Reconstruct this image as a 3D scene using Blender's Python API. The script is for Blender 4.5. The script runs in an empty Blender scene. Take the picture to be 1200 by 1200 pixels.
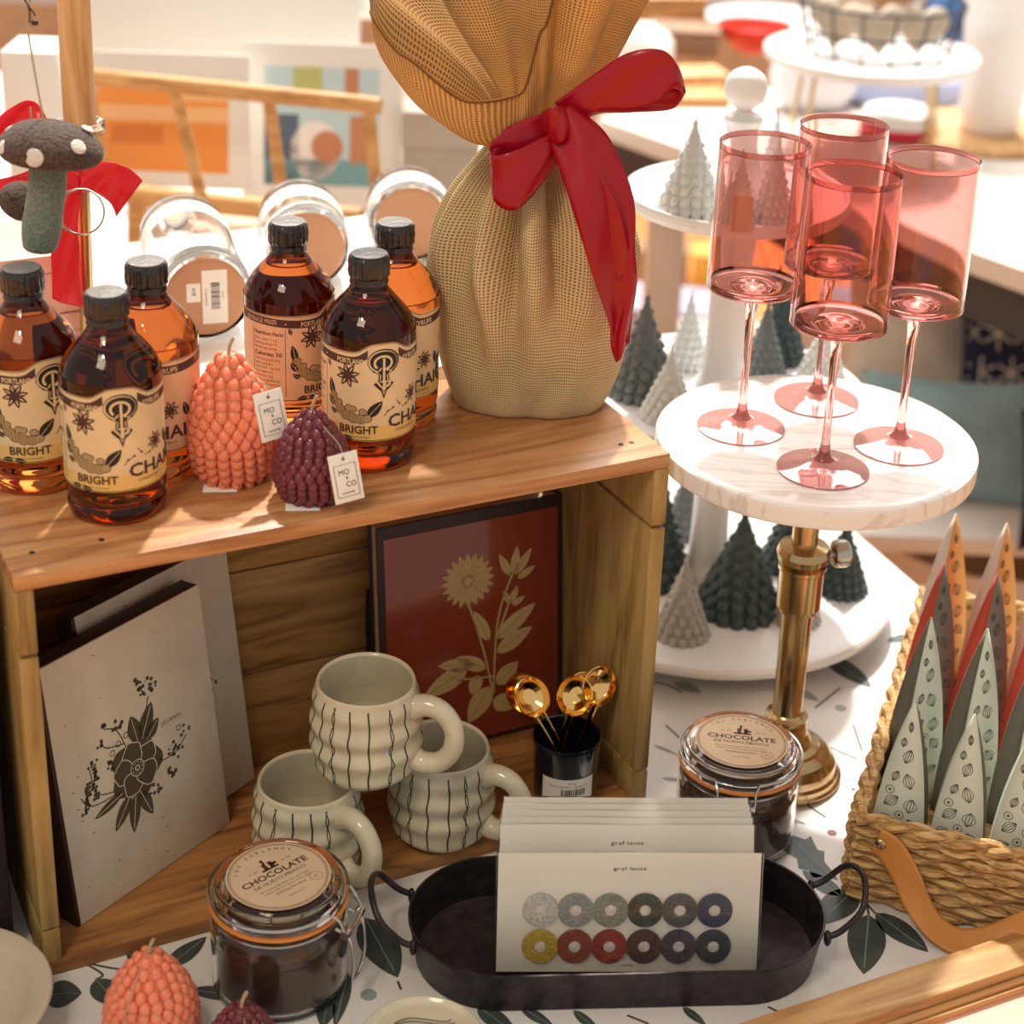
import bpy, bmesh, math, random
from mathutils import Vector, Matrix
random.seed(7)
PI = math.pi
sc = bpy.context.scene
COL = sc.collection
# ------------------------------------------------------------------ camera
ZT, ZTOP = 0.75, 1.10156          # display table top, crate top
CAM = Vector((0, 0, 1.7419)); FPX = 2131.997; CY = 402.18
TH, RO = math.radians(22.2286), math.radians(1.95985)
F_ = Vector((0, math.cos(TH), -math.sin(TH))); R0 = Vector((1, 0, 0)); U0 = Vector((0, math.sin(TH), math.cos(TH)))
R_ = R0*math.cos(RO)+U0*math.sin(RO); U_ = -R0*math.sin(RO)+U0*math.cos(RO)
cd = bpy.data.cameras.new('camera'); cam = bpy.data.objects.new('camera', cd); COL.objects.link(cam)
M3 = Matrix((R_, U_, -F_)).transposed()
cam.matrix_world = Matrix.Translation(CAM) @ M3.to_4x4()
cd.sensor_width = 36; cd.lens = FPX/1200*36; cd.shift_y = -(600-CY)/1200
cd.dof.use_dof = True; cd.dof.focus_distance = 1.47; cd.dof.aperture_fstop = 4.6
cd.clip_start = .05
sc.camera = cam
# ------------------------------------------------------------------ world, lights, exposure
w = bpy.data.worlds.new('world'); sc.world = w; w.use_nodes = True
bg = w.node_tree.nodes['Background']; bg.inputs[0].default_value = (1.0, .92, .82, 1); bg.inputs[1].default_value = .58
sc.view_settings.view_transform = 'Standard'; sc.view_settings.look = 'None'
sc.view_settings.gamma = 1; sc.view_settings.use_curve_mapping = False; sc.view_settings.exposure = 0.0
def lamp(name, kind, loc, target, energy, color, **k):
    l = bpy.data.lights.new(name, kind); l.energy = energy; l.color = color
    for a, b in k.items(): setattr(l, a, b)
    o = bpy.data.objects.new(name, l); COL.objects.link(o); o.location = loc
    o.rotation_euler = (Vector(target)-Vector(loc)).to_track_quat('-Z', 'Y').to_euler(); return o
lamp('sunlight', 'SUN', (.25, 4.0, 5.0), (0, 1.3, .9), 5.0, (1, .93, .84), angle=math.radians(2.5))
lamp('far_fill', 'AREA', (.3, 4.2, 3.6), (.2, 3.2, .6), 150, (1, .97, .94), shape='RECTANGLE', size=3, size_y=2)  # added fill that brightens the background, no real fixture
lamp('near_fill', 'AREA', (-.7, -.2, 2.9), (0, 1.3, .8), 14, (1, .82, .58), shape='RECTANGLE', size=.7, size_y=.5)  # added warm fill from the camera side for the front items
lamp('near_fill_spot', 'SPOT', (-.5, .3, 2.6), (0, 1.25, .9), 14, (1, .82, .6), spot_size=.9, spot_blend=.6, shadow_soft_size=.05)  # added spot, extra warm fill on the crate and near things

def at(px, py, z):
    d = F_+R_*((px-600)/FPX)-U_*((py-CY)/FPX); return CAM+d*((z-CAM.z)/d.z)
def aty(px, py, Y):
    d = F_+R_*((px-600)/FPX)-U_*((py-CY)/FPX); return CAM+d*(Y/d.y)
def depth(P): return (Vector(P)-CAM).dot(F_)

# ------------------------------------------------------------------ materials
def nt(name):
    m = bpy.data.materials.new(name); m.use_nodes = True; t = m.node_tree
    return m, t, t.nodes['Principled BSDF']
def mat(name, c, rough=.5, metal=0, trans=0, ior=1.45, bump=0, bscale=60, var=0, coat=0, sheen=0, sss=0, noise_c=None, spec=None):
    m, t, b = nt(name); L = t.links.new
    b.inputs['Base Color'].default_value = (*c, 1); b.inputs['Roughness'].default_value = rough
    b.inputs['Metallic'].default_value = metal; b.inputs['Transmission Weight'].default_value = trans
    b.inputs['IOR'].default_value = ior; b.inputs['Coat Weight'].default_value = coat
    b.inputs['Sheen Weight'].default_value = sheen
    if spec is not None: b.inputs['Specular IOR Level'].default_value = spec
    if sss: b.inputs['Subsurface Weight'].default_value = sss; b.inputs['Subsurface Radius'].default_value = (1, .45, .25); b.inputs['Subsurface Scale'].default_value = .006
    if bump or var or noise_c:
        tc = t.nodes.new('ShaderNodeTexCoord'); n = t.nodes.new('ShaderNodeTexNoise')
        n.inputs['Scale'].default_value = bscale; n.inputs['Detail'].default_value = 5; L(tc.outputs['Object'], n.inputs['Vector'])
        if bump:
            bp = t.nodes.new('ShaderNodeBump'); bp.inputs['Strength'].default_value = bump; bp.inputs['Distance'].default_value = .002
            L(n.outputs['Fac'], bp.inputs['Height']); L(bp.outputs['Normal'], b.inputs['Normal'])
        if var or noise_c:
            r = t.nodes.new('ShaderNodeValToRGB'); c2 = noise_c or tuple(x*(1-var) for x in c)
            r.color_ramp.elements[0].color = (*c2, 1); r.color_ramp.elements[1].color = (*c, 1)
            r.color_ramp.elements[0].position = .35; r.color_ramp.elements[1].position = .6
            L(n.outputs['Fac'], r.inputs['Fac']); L(r.outputs['Color'], b.inputs['Base Color'])
    return m
def wood(name, c1, c2, c3, axis=0, rough=.5, freq=1.0, bump=.25):
    m, t, b = nt(name); L = t.links.new; N = t.nodes.new
    tc = N('ShaderNodeTexCoord'); oi = N('ShaderNodeObjectInfo'); ad = N('ShaderNodeVectorMath'); ad.operation = 'ADD'
    sc_ = N('ShaderNodeVectorMath'); sc_.operation = 'SCALE'; sc_.inputs['Scale'].default_value = 1.7
    L(oi.outputs['Random'], sc_.inputs[0]); L(tc.outputs['Object'], ad.inputs[0]); L(sc_.outputs[0], ad.inputs[1])
    mp = N('ShaderNodeMapping'); s = [14*freq]*3; s[axis] = 1.6*freq; mp.inputs['Scale'].default_value = s
    L(ad.outputs[0], mp.inputs['Vector'])
    n = N('ShaderNodeTexNoise'); n.inputs['Scale'].default_value = 1.6; n.inputs['Detail'].default_value = 3; n.inputs['Distortion'].default_value = .6
    L(mp.outputs[0], n.inputs['Vector'])
    ml = N('ShaderNodeMath'); ml.operation = 'MULTIPLY'; ml.inputs[1].default_value = 9; L(n.outputs['Fac'], ml.inputs[0])
    fr = N('ShaderNodeMath'); fr.operation = 'PINGPONG'; fr.inputs[1].default_value = 1; L(ml.outputs[0], fr.inputs[0])
    n2 = N('ShaderNodeTexNoise'); n2.inputs['Scale'].default_value = 14; n2.inputs['Detail'].default_value = 4; L(mp.outputs[0], n2.inputs['Vector'])
    mx = N('ShaderNodeMath'); mx.operation = 'MULTIPLY_ADD'; mx.inputs[1].default_value = .45; L(fr.outputs[0], mx.inputs[0]); 
    m2 = N('ShaderNodeMath'); m2.operation = 'MULTIPLY'; m2.inputs[1].default_value = .55; L(n2.outputs['Fac'], m2.inputs[0]); L(m2.outputs[0], mx.inputs[2])
    r = N('ShaderNodeValToRGB'); e = r.color_ramp.elements; e[0].color = (*c1, 1); e[0].position = .2; e[1].color = (*c3, 1); e[1].position = .75
    k = e.new(.45); k.color = (*c2, 1)
    L(mx.outputs[0], r.inputs['Fac']); L(r.outputs['Color'], b.inputs['Base Color']); b.inputs['Roughness'].default_value = rough
    bp = N('ShaderNodeBump'); bp.inputs['Strength'].default_value = bump; bp.inputs['Distance'].default_value = .001
    L(mx.outputs[0], bp.inputs['Height']); L(bp.outputs['Normal'], b.inputs['Normal'])
    return m
def weave(name, c, dark, period=.0028, transl=0, rough=.9, holes=False):
    m, t, b = nt(name); L = t.links.new; N = t.nodes.new
    uv = N('ShaderNodeTexCoord'); outs = []
    nz = N('ShaderNodeTexNoise'); nz.inputs['Scale'].default_value = 25; L(uv.outputs['UV'], nz.inputs['Vector'])
    for d in 'XY':
        wv = N('ShaderNodeTexWave'); wv.wave_type = 'BANDS'; wv.bands_direction = d; wv.inputs['Scale'].default_value = .314/period
        wv.inputs['Distortion'].default_value = 1.2; wv.inputs['Detail'].default_value = 1; wv.inputs['Detail Scale'].default_value = .6; L(uv.outputs['UV'], wv.inputs['Vector']); outs.append(wv)
    mx = N('ShaderNodeMath'); mx.operation = 'MAXIMUM'; L(outs[0].outputs['Fac'], mx.inputs[0]); L(outs[1].outputs['Fac'], mx.inputs[1])
    r = N('ShaderNodeValToRGB'); r.color_ramp.elements[0].color = (*dark, 1); r.color_ramp.elements[1].color = (*c, 1)
    r.color_ramp.elements[0].position = .25; r.color_ramp.elements[1].position = .8
    L(mx.outputs[0], r.inputs['Fac'])
    hs = N('ShaderNodeMixRGB'); hs.blend_type = 'MULTIPLY'; hs.inputs[0].default_value = .35; L(r.outputs['Color'], hs.inputs[1]); L(nz.outputs['Fac'], hs.inputs[2])
    L(hs.outputs[0], b.inputs['Base Color']); b.inputs['Roughness'].default_value = rough; b.inputs['Specular IOR Level'].default_value = .15
    bp = N('ShaderNodeBump'); bp.inputs['Strength'].default_value = .7; bp.inputs['Distance'].default_value = .0012; L(mx.outputs[0], bp.inputs['Height']); L(bp.outputs['Normal'], b.inputs['Normal'])
    if transl:
        tr = N('ShaderNodeBsdfTranslucent'); L(hs.outputs[0], tr.inputs['Color']); ms = N('ShaderNodeMixShader'); ms.inputs[0].default_value = transl
        L(b.outputs[0], ms.inputs[1]); L(tr.outputs[0], ms.inputs[2]); L(ms.outputs[0], t.nodes['Material Output'].inputs['Surface'])
    return m
def satin(name, c):
    m, t, b = nt(name); L = t.links.new; N = t.nodes.new
    b.inputs['Base Color'].default_value = (*c, 1); b.inputs['Roughness'].default_value = .27; b.inputs['Specular IOR Level'].default_value = .5
    tr = N('ShaderNodeBsdfTranslucent'); tr.inputs[0].default_value = (c[0], c[1]*1.6, c[2]*1.6, 1); ms = N('ShaderNodeMixShader'); ms.inputs[0].default_value = .16
    L(b.outputs[0], ms.inputs[1]); L(tr.outputs[0], ms.inputs[2]); L(ms.outputs[0], t.nodes['Material Output'].inputs['Surface'])
    return m
WX = dict(axis=0)
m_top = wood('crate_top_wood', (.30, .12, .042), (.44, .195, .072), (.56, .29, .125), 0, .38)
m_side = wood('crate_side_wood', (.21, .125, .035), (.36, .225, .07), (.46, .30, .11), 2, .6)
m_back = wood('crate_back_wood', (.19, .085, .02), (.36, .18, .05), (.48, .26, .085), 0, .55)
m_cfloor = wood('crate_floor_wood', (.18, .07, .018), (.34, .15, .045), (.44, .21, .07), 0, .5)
m_cloth = mat('white_oilcloth', (.74, .71, .70), .45, bump=.03, bscale=30)
m_black = mat('ink_black', (.018, .014, .014), .6)
m_brown = mat('ink_brown', (.075, .03, .022), .6)
m_cream = mat('cream_paper', (.80, .59, .34), .55, var=.08, bscale=40)
m_pinkp = mat('peach_paper', (.80, .47, .28), .55, var=.08, bscale=40)
m_white = mat('white_paper', (.86, .83, .79), .6)
m_amber = mat('amber_glass', (.36, .090, .016), .03, trans=1, ior=1.33, coat=.3)
m_cap = mat('black_cap', (.012, .011, .012), .28, bump=1.0, bscale=260, coat=.6)
m_capt = mat('cap_top_sheen', (.22, .21, .20), .22, bump=.5, bscale=120)  # paler grey carries the reflection seen on top of the black caps
m_clear = mat('clear_glass', (.97, .97, .96), .02, trans=1, ior=1.45)
m_pglass = mat('rose_tinted_glass', (.85, .57, .55), .01, trans=1, ior=1.45)
m_brass = mat('brass', (.54, .40, .21), .2, metal=1, bump=.05, bscale=40)
m_gold = mat('gold', (.95, .62, .24), .10, metal=1)
m_steel = mat('steel_wire', (.55, .53, .50), .22, metal=1)
m_blackm = mat('black_iron', (.030, .024, .026), .42, metal=.55, bump=.25, bscale=90, noise_c=(.055, .042, .045))
m_marble = None
def marble():
    m, t, b = nt('white_marble'); L = t.links.new; N = t.nodes.new
    tc = N('ShaderNodeTexCoord'); mp = N('ShaderNodeMapping'); mp.inputs['Rotation'].default_value = (0, 0, 1.0); mp.inputs['Scale'].default_value = (3, 14, 3); L(tc.outputs['Object'], mp.inputs[0])
    n = N('ShaderNodeTexNoise'); n.inputs['Scale'].default_value = 2.2; n.inputs['Detail'].default_value = 8; n.inputs['Distortion'].default_value = 1.2; L(mp.outputs[0], n.inputs[0])
    r = N('ShaderNodeValToRGB'); e = r.color_ramp.elements; e[0].position = .44; e[0].color = (.84, .81, .78, 1); e[1].position = .53; e[1].color = (.86, .83, .80, 1); k = e.new(.5); k.color = (.70, .64, .60, 1)
    L(n.outputs['Fac'], r.inputs[0]); L(r.outputs[0], b.inputs['Base Color']); b.inputs['Roughness'].default_value = .25; return m
m_marble = marble()
m_ceram = mat('glazed_stoneware', (.66, .60, .44), .16, var=.18, bscale=22, coat=.6, bump=.08)
m_wax_o = mat('coral_wax', (.85, .25, .145), .34, sss=.5)
m_wax_p = mat('plum_wax', (.17, .035, .05), .33, sss=.25)
m_wax_w = mat('white_wax', (.70, .72, .70), .4, sss=.2)
m_wax_g = mat('dark_green_wax', (.045, .07, .07), .35)
m_wax_gr = mat('grey_green_wax', (.13, .15, .15), .35)
m_wax_b = mat('grey_beige_wax', (.45, .42, .38), .4, sss=.2)
m_paint = mat('white_paint', (.82, .80, .79), .35)
m_ribbon = satin('red_satin', (.40, .004, .016))
m_ribbon2 = satin('scarlet_satin', (.80, .015, .03))
m_burlap = weave('burlap', (.84, .64, .36), (.33, .20, .085), .0023)
m_burlap2 = weave('burlap_ruffle_backlit', (.86, .56, .26), (.36, .17, .05), .0026, transl=.5)  # more orange than the sack, backlit glow put into the colour
m_journal = mat('handmade_paper', (.70, .62, .49), .85, bump=.5, bscale=26, var=.10)
m_spine = mat('dark_leather', (.035, .018, .014), .5, bump=.3)
m_redbk = mat('brick_red_cover', (.27, .045, .02), .16, coat=.5, bump=.12, bscale=9)
m_tanink = mat('tan_ink', (.62, .42, .18), .4)
m_navyg = mat('navy_glass', (.006, .008, .018), .05, coat=1)
m_kraft = mat('kraft_label', (.68, .50, .34), .6, var=.06, bscale=60)
m_rubber = mat('orange_rubber', (.75, .26, .06), .35)
m_cocoa = mat('cocoa_powder', (.085, .04, .028), .9, bump=1.0, bscale=35, noise_c=(.05, .022, .016))
m_leafd = mat('printed_leaf_green', (.045, .062, .058), .45, noise_c=(.065, .085, .075), bscale=60)
m_leafl = mat('printed_leaf_grey', (.30, .33, .31), .5)
m_berry = mat('printed_berry', (.20, .06, .07), .5)
m_vein = mat('printed_vein', (.22, .24, .22), .5)
m_stemp = mat('printed_stem', (.10, .075, .05), .5)
m_weave = wood('woven_seagrass', (.20, .10, .035), (.48, .27, .09), (.64, .42, .18), 0, .6, 4)
m_leath = mat('tan_leather', (.55, .22, .05), .4, bump=.3, bscale=150)
m_mint = mat('mint_paper', (.60, .64, .55), .6)
m_greyp = mat('grey_paper', (.16, .155, .13), .6)
m_pod = mat('pod_ink', (.07, .075, .055), .6)
m_redp = mat('red_paper', (.66, .09, .06), .5); m_orp = mat('orange_paper', (.80, .40, .10), .5)
m_felt = mat('brown_felt', (.105, .068, .052), .95, bump=1.0, bscale=350, noise_c=(.045, .026, .02), sheen=.08)
m_feltg = mat('green_felt', (.10, .17, .14), .95, bump=1.0, bscale=350, noise_c=(.22, .22, .19), sheen=.3)
m_feltw = mat('white_felt', (.68, .62, .58), .95, bump=1, bscale=300)
m_pole = wood('light_wood_post', (.50, .25, .09), (.66, .36, .15), (.75, .46, .22), 2, .45)
m_rack = wood('rack_wood', (.42, .18, .05), (.58, .29, .09), (.66, .36, .13), 0, .5)
m_trim = wood('tray_wood', (.36, .17, .055), (.52, .28, .10), (.62, .37, .16), 0, .5)
m_floorm = wood('floor_wood', (.50, .18, .04), (.66, .26, .06), (.75, .34, .10), 1, .35)
m_wallm = mat('white_wall', (.85, .84, .83), .8)
m_tbl = mat('cream_table', (.76, .69, .62), .55, var=.08, bscale=6)
m_dark = mat('dark_plum_fill', (.022, .014, .02), .9, bump=.4, bscale=120)
m_twine = mat('twine', (.42, .33, .22), .9); m_wht = mat('white_card', (.84, .81, .76), .6)
m_pinkc = mat('pink_paper', (.75, .42, .33), .5)
def flat(name, c, r=.6, **k): return mat(name, c, r, **k)

# ------------------------------------------------------------------ mesh builder
def adiff(a, b): return (a-b+PI) % (2*PI)-PI
class M:
    def __init__(s): s.v = []; s.f = []; s.m = []; s.uv = {}
    def add(s, vs, fs, mi=0, X=None):
        o = len(s.v)
        for p in vs:
            p = Vector(p); s.v.append(tuple(X @ p) if X is not None else tuple(p))
        for f in fs: s.f.append([i+o for i in f]); s.m.append(mi)
        return s
    def box(s, c, d, X=None, bev=0, mi=0):
        x, y, z = d[0]/2, d[1]/2, d[2]/2
        if bev <= 0:
            vs = [(c[0]+a*x, c[1]+b*y, c[2]+e*z) for a in (-1, 1) for b in (-1, 1) for e in (-1, 1)]
            return s.add(vs, [(0, 1, 3, 2), (4, 6, 7, 5), (0, 4, 5, 1), (2, 3, 7, 6), (0, 2, 6, 4), (1, 5, 7, 3)], mi, X)
        bm = bmesh.new(); bmesh.ops.create_cube(bm, size=1)
        for q in bm.verts: q.co = Vector((q.co.x*2*x+c[0], q.co.y*2*y+c[1], q.co.z*2*z+c[2]))
        bmesh.ops.bevel(bm, geom=bm.edges[:], offset=bev, segments=2, affect='EDGES', profile=.5)
        bm.verts.index_update(); s.add([q.co[:] for q in bm.verts], [[q.index for q in f.verts] for f in bm.faces], mi, X); bm.free(); return s
    def lathe(s, prof, n=48, X=None, mi=0, mod=None):
        pp_ = [prof[0]]
        for a_, b_ in zip(prof, prof[1:]):
            if math.hypot(b_[0]-a_[0], b_[1]-a_[1]) > .005:
                for q in (.06, .94): pp_.append((a_[0]+(b_[0]-a_[0])*q, a_[1]+(b_[1]-a_[1])*q))
            pp_.append(b_)
        prof = pp_ if n >= 20 else prof
        vs = []; fs = []; k = len(prof)
        for i in range(n):
            a = 2*PI*i/n
            for (r, z) in prof:
                rr = r*(mod(a, z) if mod else 1); vs.append((rr*math.cos(a), rr*math.sin(a), z))
        for i in range(n):
            j = (i+1) % n
            for q in range(k-1):
                r0, r1 = prof[q][0], prof[q+1][0]
                if r0 < 1e-7 and r1 < 1e-7: continue
                if r0 < 1e-7: fs.append((i*k+q, j*k+q+1, i*k+q+1))
                elif r1 < 1e-7: fs.append((i*k+q, j*k+q, i*k+q+1))
                else: fs.append((i*k+q, j*k+q, j*k+q+1, i*k+q+1))
        return s.add(vs, fs, mi, X)
    def tube(s, pts, r, n=10, X=None, mi=0, caps=True, closed=False, flat=1.0):
        P = [Vector(p) for p in pts]; k = len(P); R = r if isinstance(r, (list, tuple)) else [r]*k
        vs = []; fs = []; up = None
        for i in range(k):
            a = P[(i-1) % k] if (closed or i > 0) else P[i]; b = P[(i+1) % k] if (closed or i < k-1) else P[i]
            t = (b-a).normalized() if (b-a).length > 1e-9 else Vector((0, 0, 1))
            if up is None:
                up = Vector((0, 0, 1)) if abs(t.z) < .9 else Vector((1, 0, 0))
            sd = t.cross(up).normalized(); up = sd.cross(t).normalized()
            for j in range(n):
                q = 2*PI*j/n; vs.append(P[i]+(sd*math.cos(q)+up*math.sin(q)*flat)*R[i])
        for i in range(k if closed else k-1):
            i2 = (i+1) % k
            for j in range(n): fs.append((i*n+j, i*n+(j+1) % n, i2*n+(j+1) % n, i2*n+j))
        if caps and not closed: fs.append(tuple(range(n))[::-1]); fs.append(tuple((k-1)*n+j for j in range(n)))
        return s.add(vs, fs, mi, X)
    def ell(s, c, r, n=12, m=8, X=None, mi=0):
        prof = [(math.sin(PI*i/m) if 0 < i < m else 0, -math.cos(PI*i/m)) for i in range(m+1)]
        T = Matrix.Translation(c) @ Matrix.Diagonal((r[0], r[1], r[2], 1))
        return s.lathe(prof, n, (X @ T) if X is not None else T, mi)
    def grid(s, fn, nu, nv, closed_u=False, mi=0, uvf=None):
        o = len(s.v); W = nu if closed_u else nu+1
        for j in range(nv+1):
            for i in range(W): s.v.append(tuple(fn(i/nu, j/nv)))
        for j in range(nv):
            for i in range(nu):
                i2 = (i+1) % W if closed_u else i+1
                if uvf: s.uv[len(s.f)] = [uvf(i/nu, j/nv), uvf((i+1)/nu, j/nv), uvf((i+1)/nu, (j+1)/nv), uvf(i/nu, (j+1)/nv)]
                s.f.append([o+j*W+i, o+j*W+i2, o+(j+1)*W+i2, o+(j+1)*W+i]); s.m.append(mi)
        return s
    def prism(s, poly, z0, z1, X=None, mi=0):
        k = len(poly); vs = [(x, y, z0) for x, y in poly]+[(x, y, z1) for x, y in poly]
        fs = [tuple(range(k))[::-1], tuple(range(k, 2*k))]+[(i, (i+1) % k, (i+1) % k+k, i+k) for i in range(k)]
        return s.add(vs, fs, mi, X)
def tag(o, label=None, cat=None, group=None, kind=None):
    for k, v in (('label', label), ('category', cat), ('group', group), ('kind', kind)):
        if v: o[k] = v
    return o
def obj(name, m, mats, parent=None, smooth=True, X=None, sol=0, ang=40):
    me = bpy.data.meshes.new(name); me.from_pydata(m.v, [], m.f)
    for q in (mats if isinstance(mats, (list, tuple)) else [mats]): me.materials.append(q)
    if len(me.materials) > 1: me.polygons.foreach_set('material_index', m.m)
    if m.uv:
        uv = me.uv_layers.new(name='UVMap')
        for fi, co in m.uv.items():
            for li, c in zip(me.polygons[fi].loop_indices, co): uv.data[li].uv = c
    me.validate(); me.update()
    if smooth:
        me.polygons.foreach_set('use_smooth', [True]*len(me.polygons)); 
        try: me.set_sharp_from_angle(angle=math.radians(ang))
        except Exception: pass
    o = bpy.data.objects.new(name, me); COL.objects.link(o)
    if parent: o.parent = parent
    if X is not None: o.matrix_local = X
    if sol:
        s = o.modifiers.new('solid', 'SOLIDIFY'); s.thickness = sol; s.offset = 0
    return o
def thing(name, label, cat, loc=(0, 0, 0), rz=0, group=None, rot=None):
    o = bpy.data.objects.new(name, None); COL.objects.link(o); o.empty_display_size = .02
    o.location = loc; o.rotation_euler = rot or (0, 0, rz); return tag(o, label, cat, group)
def dup(root, label, loc=None, rz=None, parent=None, matmap=None):
    r = root.copy(); COL.objects.link(r)
    if parent: r.parent = parent
    if label: r['label'] = label
    if loc is not None: r.location = loc
    if rz is not None: r.rotation_euler = (0, 0, rz)
    for ch in [c for c in root.children]: dup(ch, None, parent=r, matmap=matmap)
    if matmap and r.type == 'MESH':
        for i, s in enumerate(r.data.materials):
            if s in matmap: r.data = r.data.copy() if r.data == root.data else r.data; r.data.materials[i] = matmap[s]
    return r
def cr(pts, n=8, closed=False):          # Catmull-Rom through tuples of any length
    k = len(pts); out = []
    rng = range(k if closed else k-1)
    for i in rng:
        p = [pts[(i+j) % k] if closed else pts[min(max(i+j, 0), k-1)] for j in (-1, 0, 1, 2)]
        for q in range(n):
            t = q/n
            out.append(tuple(.5*((2*p[1][c])+(-p[0][c]+p[2][c])*t+(2*p[0][c]-5*p[1][c]+4*p[2][c]-p[3][c])*t*t+(-p[0][c]+3*p[1][c]-3*p[2][c]+p[3][c])*t**3) for c in range(len(p[0]))))
    if not closed: out.append(tuple(pts[-1]))
    return out
# ------------------------------------------------------------------ printing (flat marks as thin real geometry)
_tc = {}
def txt(s, bold=False, sp=1.0):
    k = (s, bold, sp)
    if k not in _tc:
        c = bpy.data.curves.new('t', 'FONT'); c.body = s; c.size = 1; c.space_character = sp; c.resolution_u = 2
        if bold: c.offset = .022
        o = bpy.data.objects.new('t', c); me = bpy.data.meshes.new_from_object(o)
        _tc[k] = ([(v.co.x, v.co.y) for v in me.vertices], [list(p.vertices) for p in me.polygons])
        bpy.data.objects.remove(o); bpy.data.meshes.remove(me)
    return _tc[k]
class Ink:
    def __init__(s): s.v = []; s.f = []; s.m = []
    def add(s, vs, fs, mi=0, lay=0):
        o = len(s.v); s.v += [(x, y, lay) for x, y in vs]; s.f += [[i+o for i in f] for f in fs]; s.m += [mi]*len(fs); return s
    def text(s, t, x, y, h, mi=0, lay=1, bold=False, rot=0, al=.5, wid=None, sp=1.0):
        vs, fs = txt(t, bold, sp)
        if not vs: return s
        x0 = min(a for a, b in vs); x1 = max(a for a, b in vs); sy = h/.72; sx = (wid/(x1-x0)) if wid else sy; c, n = math.cos(rot), math.sin(rot)
        o = []
        for a, b in vs:
            a = (a-x0-(x1-x0)*al)*sx; b = b*sy; o.append((x+a*c-b*n, y+a*n+b*c))
        return s.add(o, fs, mi, lay)
    def rect(s, x0, y0, x1, y1, mi=0, lay=0, n=1):
        vs = []; fs = []
        for i in range(n+1): x = x0+(x1-x0)*i/n; vs += [(x, y0), (x, y1)]
        for i in range(n): fs.append((2*i, 2*i+2, 2*i+3, 2*i+1))
        return s.add(vs, fs, mi, lay)
    def fan(s, pts, mi=0, lay=1, c=None):
        if c is None: c = (sum(p[0] for p in pts)/len(pts), sum(p[1] for p in pts)/len(pts))
        k = len(pts); return s.add([c]+list(pts), [(0, i+1, (i+1) % k+1) for i in range(k)], mi, lay)
    def stroke(s, pts, w, mi=0, lay=1, taper=False, closed=False):
        k = len(pts); vs = []; 
        for i in range(k):
            a = pts[(i-1) % k] if (closed or i) else pts[i]; b = pts[(i+1) % k] if (closed or i < k-1) else pts[i]
            dx, dy = b[0]-a[0], b[1]-a[1]; l = math.hypot(dx, dy) or 1; ww = w/2*(math.sin(PI*(i+.15)/(k-.7)) if taper else 1)
            vs += [(pts[i][0]-dy/l*ww, pts[i][1]+dx/l*ww), (pts[i][0]+dy/l*ww, pts[i][1]-dx/l*ww)]
        fs = [(2*i, 2*i+1, (2*i+3) % (2*k), (2*i+2) % (2*k)) for i in range(k if closed else k-1)]
        return s.add(vs, fs, mi, lay)
    def disc(s, x, y, r, mi=0, lay=1, n=16, ry=None, rot=0):
        ry = ry or r; c, q = math.cos(rot), math.sin(rot)
        return s.fan([(x+r*math.cos(a)*c-ry*math.sin(a)*q, y+r*math.cos(a)*q+ry*math.sin(a)*c) for a in [2*PI*i/n for i in range(n)]], mi, lay, (x, y))
    def ring(s, x, y, r, w, mi=0, lay=1, n=24, ry=None, a0=0, a1=2*PI):
        ry = ry or r; full = abs(a1-a0-2*PI) < 1e-6
        P = [(x+r*math.cos(a0+(a1-a0)*i/n), y+ry*math.sin(a0+(a1-a0)*i/n)) for i in range(n if full else n+1)]
        return s.stroke(P, w, mi, lay, closed=full)
    def leaf(s, b, t, w, mi=0, lay=1, vein=None, n=8, bend=0):
        dx, dy = t[0]-b[0], t[1]-b[1]; l = math.hypot(dx, dy); px, py = -dy/l, dx/l; L = []; R = []; Cn = []
        for i in range(n+1):
            q = i/n; ww = w/2*math.sin(PI*q**.8)**.8 if 0 < q < 1 else 0; bo = bend*l*math.sin(PI*q)
            cx, cy = b[0]+dx*q+px*bo, b[1]+dy*q+py*bo; Cn.append((cx, cy)); L.append((cx+px*ww, cy+py*ww)); R.append((cx-px*ww, cy-py*ww))
        vs = L+R; fs = [(i, i+1, n+1+i+1, n+1+i) for i in range(n)]; s.add(vs, fs, mi, lay)
        if vein is not None: s.stroke(Cn[:-1], l*.012+.0002, vein, lay+1)
        return s
    def star(s, x, y, r, k=8, mi=0, lay=1, inner=.42, rot=0):
        P = []
        for i in range(2*k): a = rot+PI*i/k; q = r if i % 2 == 0 else r*inner; P.append((x+q*math.cos(a), y+q*math.sin(a)))
        return s.fan(P, mi, lay, (x, y))
    def bars(s, x, y, w, h, n=16, mi=0, lay=1, vert=False):
        rr = random.Random(n); c = 0
        while c < .98:
            b = rr.uniform(.015, .05); 
            if vert: s.rect(x, y+h*c, x+w, y+h*min(1, c+b), mi, lay)
            else: s.rect(x+w*c, y, x+w*min(1, c+b), y+h, mi, lay)
            c += b+rr.uniform(.015, .05)
        return s
    def build(s, name, mats, parent, fn, smooth=False):
        m = M(); m.v = [tuple(fn(*p)) for p in s.v]; m.f = s.f; m.m = s.m
        return obj(name, m, mats, parent, smooth)
def cylmap(r, a0=-PI/2, eps=.00012, z0=0):
    return lambda x, y, l: ((r+eps*(l+1))*math.cos(a0+x/r), (r+eps*(l+1))*math.sin(a0+x/r), z0+y)
def planemap(O, U, V, eps=.00015):
    O, U, V = Vector(O), Vector(U).normalized(), Vector(V).normalized(); N = U.cross(V)
    return lambda x, y, l: O+U*x+V*y+N*(eps*(l+1))

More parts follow.
